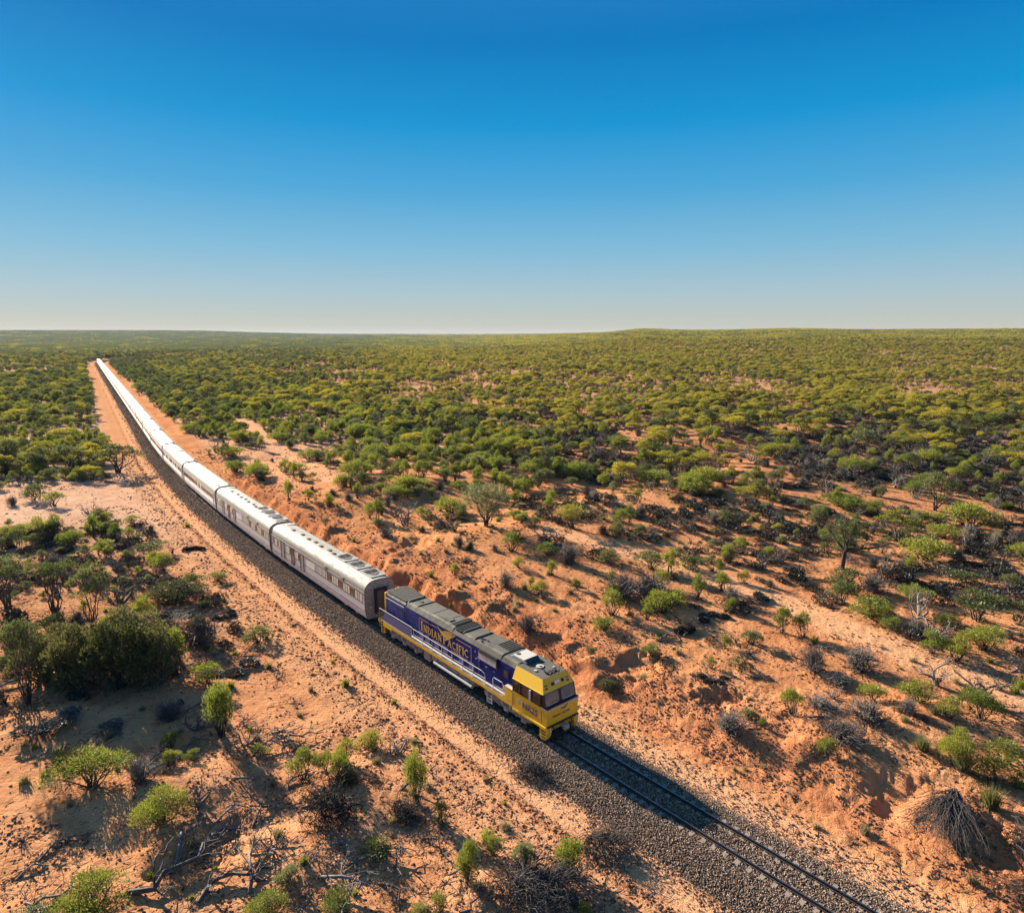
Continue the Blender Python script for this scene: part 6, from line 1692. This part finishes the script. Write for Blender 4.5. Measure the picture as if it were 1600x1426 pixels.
REST = {}
LIMIT = {'mallee': 300, 'olive_tree': 200, 'green_shrub': 300, 'olive_shrub': 180, 'dome_tree': 120, 'pale_shrub': 100, 'grey_bush': 230, 'bare_bush': 170, 'saltbush': 300, 'tussock': 300, 'dry_tuft': 300, 'fallen_branch': 260}
MIN_PX = 3.0
count0 = {}
for p in PL: count0[p['kind']] = count0.get(p['kind'], 0) + 1
pool = {}
for key, (x, y, kd, sz) in SOWN.items():
    for k in set(kd.tolist()):
        m_ = kd == k
        a = pool.setdefault(k, [[], [], []])
        a[0].append(x[m_]); a[1].append(y[m_]); a[2].append(sz[m_])
for k, a in pool.items():
    x, y, sz = (np.concatenate(q) for q in a)
    var = RG.randint(0, len(KIND[k]), len(x)); hs_ = sz * RG.uniform(0.78, 1.30, len(x))
    z, px, py, size, inside = screen_size([k] * len(x), var, x, y, sz, hs_)
    order = np.argsort(-np.where(inside, size, 0))
    nind = min(LIMIT.get(k, 150) - count0.get(k, 0), int(np.sum(inside & (size > MIN_PX))))
    rz = RG.uniform(0, 6.283, len(x))
    for i in order[:nind]:
        PL.append(dict(kind=k, var=int(var[i]), x=float(x[i]), y=float(y[i]), sx=float(sz[i]), sz=float(hs_[i]), rz=float(rz[i]), label=None, tilt=0, hero=False, mark=None))
    o = order[nind:]
    REST[k] = (x[o], y[o], z[o], sz[o], hs_[o], rz[o], var[o])

# ------------------------------------------------------------------ fallen twigs and leaf litter gathered round the plants near the camera
def add_plant_litter():
    rg = np.random.RandomState(31); X = []; Y = []
    for p in PL:
        r = math.hypot(p['x'], p['y'])
        if r > 85 or p['kind'] in ('tussock', 'dry_tuft', 'saltbush'): continue
        w = p['sx'] * KIND[p['kind']][p['var']][2]
        n = int(min(110, 14 + 26 * w)); a = rg.uniform(0, 6.283, n); q = np.abs(rg.normal(size=n)) * (0.30 * w + 0.25)
        X.append(p['x'] + q * np.cos(a)); Y.append(p['y'] + q * np.sin(a))
    x, y = np.concatenate(X), np.concatenate(Y); n = len(x)
    s, t = track_st(x, y); k = (t < -3.4) | (t > 3.4); x, y = x[k], y[k]; n = len(x)
    kind_ = (rg.rand(n) < 0.6).astype(int)
    b0 = 0.025 + 0.05 * rg.rand(n) ** 2
    scl = np.stack([b0 * rg.uniform(.8, 1.8, n), b0 * rg.uniform(.7, 1.2, n), b0 * rg.uniform(.3, .6, n)], 1)
    rot = np.stack([rg.uniform(-.3, .3, n), rg.uniform(-.3, .3, n), rg.uniform(0, 6.28, n)], 1)
    k1 = kind_ == 1; m = int(k1.sum())
    scl[k1] = np.stack([0.008 + 0.010 * rg.rand(m), 0.008 + 0.010 * rg.rand(m), 0.10 + 0.40 * rg.rand(m) ** 1.5], 1); rot[k1, 0] = RAD(90) + rg.uniform(-0.2, 0.2, m)
    gn_scatter('leaf_litter', np.stack([x, y, ground(x, y) + 0.015], 1), rot, scl, kind_, [('ico', M['clod']), ('stick', M['wood_fan'])], kind='stuff')
add_plant_litter()

# ------------------------------------------------------------------ labels: where each one stands, told by what it stands next to
MARKS = [(p['mark'][0], p['mark'][1], p['mark'][2]) for p in PL if p['mark']]
MARKS += [('the locomotive cab', 865, 1085), ('the locomotive\'s rear', 620, 930), ('the first carriage', 520, 880), ('the second carriage', 390, 790), ('the third carriage', 320, 740), ('the fifth carriage', 255, 700), ('the train tail', 165, 570), ('the eighth carriage', 222, 640),
          ('the bare rails', 1150, 1310), ('the bottom right corner', 1580, 1410), ('the upper right edge', 1590, 600), ('the middle plain', 900, 640), ('the dirt trail', 1200, 935), ('the pale clearing', 170, 775), ('the sandy side track', 440, 700), ('the upper left edge', 10, 600), ('the horizon hill', 1050, 530)]
def describe():
    P = [p for p in PL if p['label'] is None]
    xs = np.array([p['x'] for p in P]); ys = np.array([p['y'] for p in P])
    zs = ground(xs, ys)
    px, py, dep = project(xs, ys, zs)
    for p, a, b, d in zip(P, px, py, dep):
        v = KIND[p['kind']][p['var']]
        hpx = v[3] * p['sz'] * FPX / d
        cy = b - hpx / 2
        best = sorted(MARKS, key=lambda m_: (m_[1] - a) ** 2 + (1.8 * (m_[2] - cy)) ** 2)[0]
        dx, dy = a - best[1], cy - best[2]
        far = math.hypot(dx, 1.4 * dy)
        how = 'just ' if far < 45 else ('' if far < 110 else 'well ')
        if abs(dx) > 1.6 * abs(dy): where = 'right of ' if dx > 0 else 'left of '
        elif abs(dy) > 1.6 * abs(dx): where = 'in front of ' if dy > 0 else 'behind '
        else: where = ('below ' if dy > 0 else 'above ') + ('right of ' if dx > 0 else 'left of ')
        s_ = p['sx'] * v[2]
        ref = {'mallee': 4.6, 'olive_tree': 4.4, 'green_shrub': 2.0, 'olive_shrub': 2.2, 'dome_tree': 3.4, 'pale_shrub': 1.7, 'grey_bush': 2.1, 'bare_bush': 2, 'saltbush': 2.2, 'tussock': .7, 'dry_tuft': .7, 'fallen_branch': 2.0}.get(p['kind'], 2)
        adj = 'small ' if s_ < 0.8 * ref else ('big ' if s_ > 1.2 * ref else '')
        phrase = INFO[p['kind']][3]
        if adj and phrase.startswith(('small', 'large')): adj = ''
        p['label'] = adj + phrase + ' ' + how + where + best[0]
        p['a'] = a; p['b'] = b; p['px'] = hpx
    XY = np.array([(q['x'], q['y']) for q in PL]); KD = np.array([q['kind'] for q in PL])
    def traits(p):
        v = KIND[p['kind']][p['var']]
        dd = np.hypot(XY[:, 0] - p['x'], XY[:, 1] - p['y']); near_ = (dd > 0.01)
        ratio = p['sz'] * v[3] / (p['sx'] * v[2])
        shape = 'flat ' if ratio < 0.62 * v[3] / v[2] * 1.45 and p['sz'] < p['sx'] * 0.93 else ('upright ' if p['sz'] > p['sx'] * 1.07 else '')
        foot = p['sx'] * v[2] / 2 + 1.2
        mats = int(np.sum(near_ & (dd < foot) & (KD == 'saltbush'))); shr = int(np.sum(near_ & (dd < foot + 0.8) & (np.isin(KD, ('green_shrub', 'olive_shrub')))))
        tr = int(np.sum(near_ & (dd < foot + 2.2) & (np.isin(KD, ('mallee', 'olive_tree')))))
        w = ' amid black mats' if mats > 1 else (' by one black mat' if mats == 1 else (' beside a shrub' if shr else (' touching neighbours' if tr > 1 else (' by another tree' if tr == 1 else ' standing apart'))))
        return shape, w
    for stage in (0, 1):
        groups = {}
        for p in P: groups.setdefault(p['label'], []).append(p)
        for lb, g in groups.items():
            if len(g) > 4:
                for p in g:
                    sh, w = traits(p)
                    if stage == 0: p['label'] = sh + p['label'] if sh else p['label']
                    else: p['label'] = p['label'] + w
    groups = {}
    for p in P: groups.setdefault(p['label'], []).append(p)
    order = {2: ['left', 'right'], 3: ['leftmost', 'middle', 'rightmost'], 4: ['leftmost', 'second-left', 'third-left', 'rightmost']}
    for lb, g in groups.items():
        if 2 <= len(g) <= 4:
            for q, wd in zip(sorted(g, key=lambda q: q['a']), order[len(g)]): q['label'] = wd + (' of ' + str({2: 'two', 3: 'three', 4: 'four'}[len(g)]) + ': ') + lb
        elif len(g) > 4:
            gs = sorted(g, key=lambda q: -q['px'])
            if len(gs) <= 9:
                words_ = ['nearest', 'second nearest', 'third nearest', 'fourth nearest', 'fifth nearest', 'sixth nearest', 'seventh nearest', 'eighth nearest', 'farthest']
                gs = sorted(g, key=lambda q: -q['b'])
                for i, q in enumerate(gs): q['label'] = (words_[i] if i < len(gs) - 1 else 'farthest') + ' one: ' + lb
    for p in PL:
        if not p['label']: continue
        w = p['label'].split()
        if len(w) > 16:
            for q_, r_ in (('leafless ', ''), (' amid black mats', ' amid mats'), (' touching neighbours', ' crowded'), (' by another tree', ' paired'), ('dark olive bushy', 'olive'), ('bright green', 'green'), ('low charcoal', 'charcoal')):
                if len(p['label'].split()) > 16: p['label'] = p['label'].replace(q_, r_)
            p['label'] = ' '.join(p['label'].split()[:16])
describe()

# ------------------------------------------------------------------ set the plants out
FIRST = {}
def set_out():
    xs = np.array([p['x'] for p in PL]); ys = np.array([p['y'] for p in PL]); zs = ground(xs, ys)
    partnames = {'mallee': ('crown', 'trunk'), 'shrub': ('foliage', 'stems')}
    for p, z in zip(PL, zs):
        kd = p['kind']; top, wood, w, h = KIND[kd][p['var']]
        nm, cat, grp, _ = INFO[kd]
        key = (kd, p['var'])
        sc = (p['sx'], p['sx'], p['sz'])
        if kd in TREES:
            if key not in FIRST:
                o = empty(nm); link('crown', top, o); link('trunk', wood, o); FIRST[key] = o
            else: o = copy_tree(FIRST[key])
        else:
            if key not in FIRST:
                o = link(nm, top)
                if wood is not None: link('stems', wood, o)
                FIRST[key] = o
            else: o = copy_tree(FIRST[key])
        o.location = (p['x'], p['y'], float(z) - 0.04); o.rotation_euler = (0, 0, p['rz']); o.scale = sc
        o['label'] = p['label']; o['category'] = cat; o['group'] = grp
set_out()

def make_proto_refs(kd):
    refs = []
    for v in range(len(KIND[kd])):
        o = FIRST.get((kd, v))
        refs.append(([c for c in o.children] if kd in TREES else [o] + list(o.children)) if o else None)
    return refs
for kd, (x, y, z, sz, hs_, rz, var) in REST.items():
    if len(x) == 0: continue
    refs = make_proto_refs(kd); ok = [i for i, r_ in enumerate(refs) if r_]
    if not ok: continue
    var = np.array([v if refs[v] else ok[0] for v in var]); remap = {v: i for i, v in enumerate(ok)}
    idx = np.array([remap[v] for v in var])
    n = len(x)
    gn_scatter(INFO[kd][0] + '_scrub', np.stack([x, y, z - 0.05], 1), np.stack([np.zeros(n), np.zeros(n), rz], 1), np.stack([sz, sz, hs_], 1), idx, [refs[v] for v in ok], kind='stuff')

# ------------------------------------------------------------------ the far plain: patches of scrub out to the horizon
def far_patch(seed, n=16, half=13.0, leaf='leaf_mallee'):
    rg = np.random.RandomState(seed); V = []; F = []; o = 0
    for i in range(n):
        cx, cy = rg.uniform(-half, half, 2); R = rg.uniform(1.5, 2.8); H = rg.uniform(2.6, 4.6)
        lobes = [(cx + rg.uniform(-.6, .6) * R, cy + rg.uniform(-.6, .6) * R, H * rg.uniform(0.55, 0.85), R * .55, R * .55, R * .36) for _ in range(4)]
        v, f = leaves(rg, lobes, 70, 0.75, 0.5, 0.3, 0.7, -0.2, 0.6)
        V.append(v); F.append(f + o); o += len(v)
    return raw_mesh('far_scrub', np.vstack(V), np.vstack(F), [leaf])
def far_country():
    rg = np.random.RandomState(8)
    protos = [far_patch(900, leaf='leaf_mallee'), far_patch(901, leaf='leaf_mallee'), far_patch(902, leaf='leaf_olive'), far_patch(903, leaf='leaf_mallee', n=12)]
    fir = [link('scrub_patch', me) for me in protos]
    P = []; S = []; I = []
    spots = []
    for r0, r1, step in ((1180, 2600, 21.0), (2600, 5200, 36.0), (5200, 9300, 60.0)):
        g = np.arange(-r1, r1, step); X, Y = np.meshgrid(g, np.arange(0, r1, step))
        x = X.ravel() + rg.uniform(-.5, .5, X.size) * step; y = Y.ravel() + rg.uniform(-.5, .5, X.size) * step
        r = np.hypot(x, y); k = (r > r0) & (r <= r1) & (np.abs(x) < y * 0.85)
        s, t = track_st(x, y); k &= (np.abs(t) > 14) | (r > 1600)
        k &= rg.rand(len(x)) < 0.55 + 0.6 * fbm(x / 180, y / 180, 151, 3)
        x, y = x[k], y[k]
        sc = step / 21.0
        P.append(np.stack([x, y, ground(x, y) - 0.2], 1)); S.append(np.stack([np.full(len(x), sc)] * 2 + [1.0 * rg.uniform(0.8, 1.25, len(x)) * (0.7 + 0.3 * sc)], 1))
    P = np.vstack(P); S = np.vstack(S); n = len(P)
    I = rg.choice(4, n, p=[.36, .3, .22, .12])
    I = np.where((P[:, 0] / P[:, 1] < -0.12 + 0.25 * (rg.rand(n) - 0.5)) & (rg.rand(n) < 0.9), 2, I)
    for q, f in enumerate(fir):     # the first patch of each kind stands at a place of its own
        i = int(np.where(I == q)[0][0]); f.location = P[i]; f.scale = S[i]; f['kind'] = 'stuff'; I[i] = -1
    gn_scatter('far_scrub', P, np.stack([np.zeros(n), np.zeros(n), rg.uniform(0, 6.283, n)], 1), S, I, [[f] for f in fir], kind='stuff')
far_country()

# ------------------------------------------------------------------ the air
def haze():
    m, t = mat('haze'); n = N(t)
    v = n.new('ShaderNodeVolumePrincipled'); o = n.new('ShaderNodeOutputMaterial')
    v.inputs['Color'].default_value = (0.58, 0.74, 1.0, 1); v.inputs['Density'].default_value = 0.000022; v.inputs['Anisotropy'].default_value = 0.155
    n.link(v.outputs[0], o.inputs['Volume'])
    b = MB(); b.box(-9800, 9800, -9800, 9800, -40, 72)
    me = b.mesh('haze', [m]); link('haze', me, kind='stuff')
HAZE = True
if HAZE: haze()
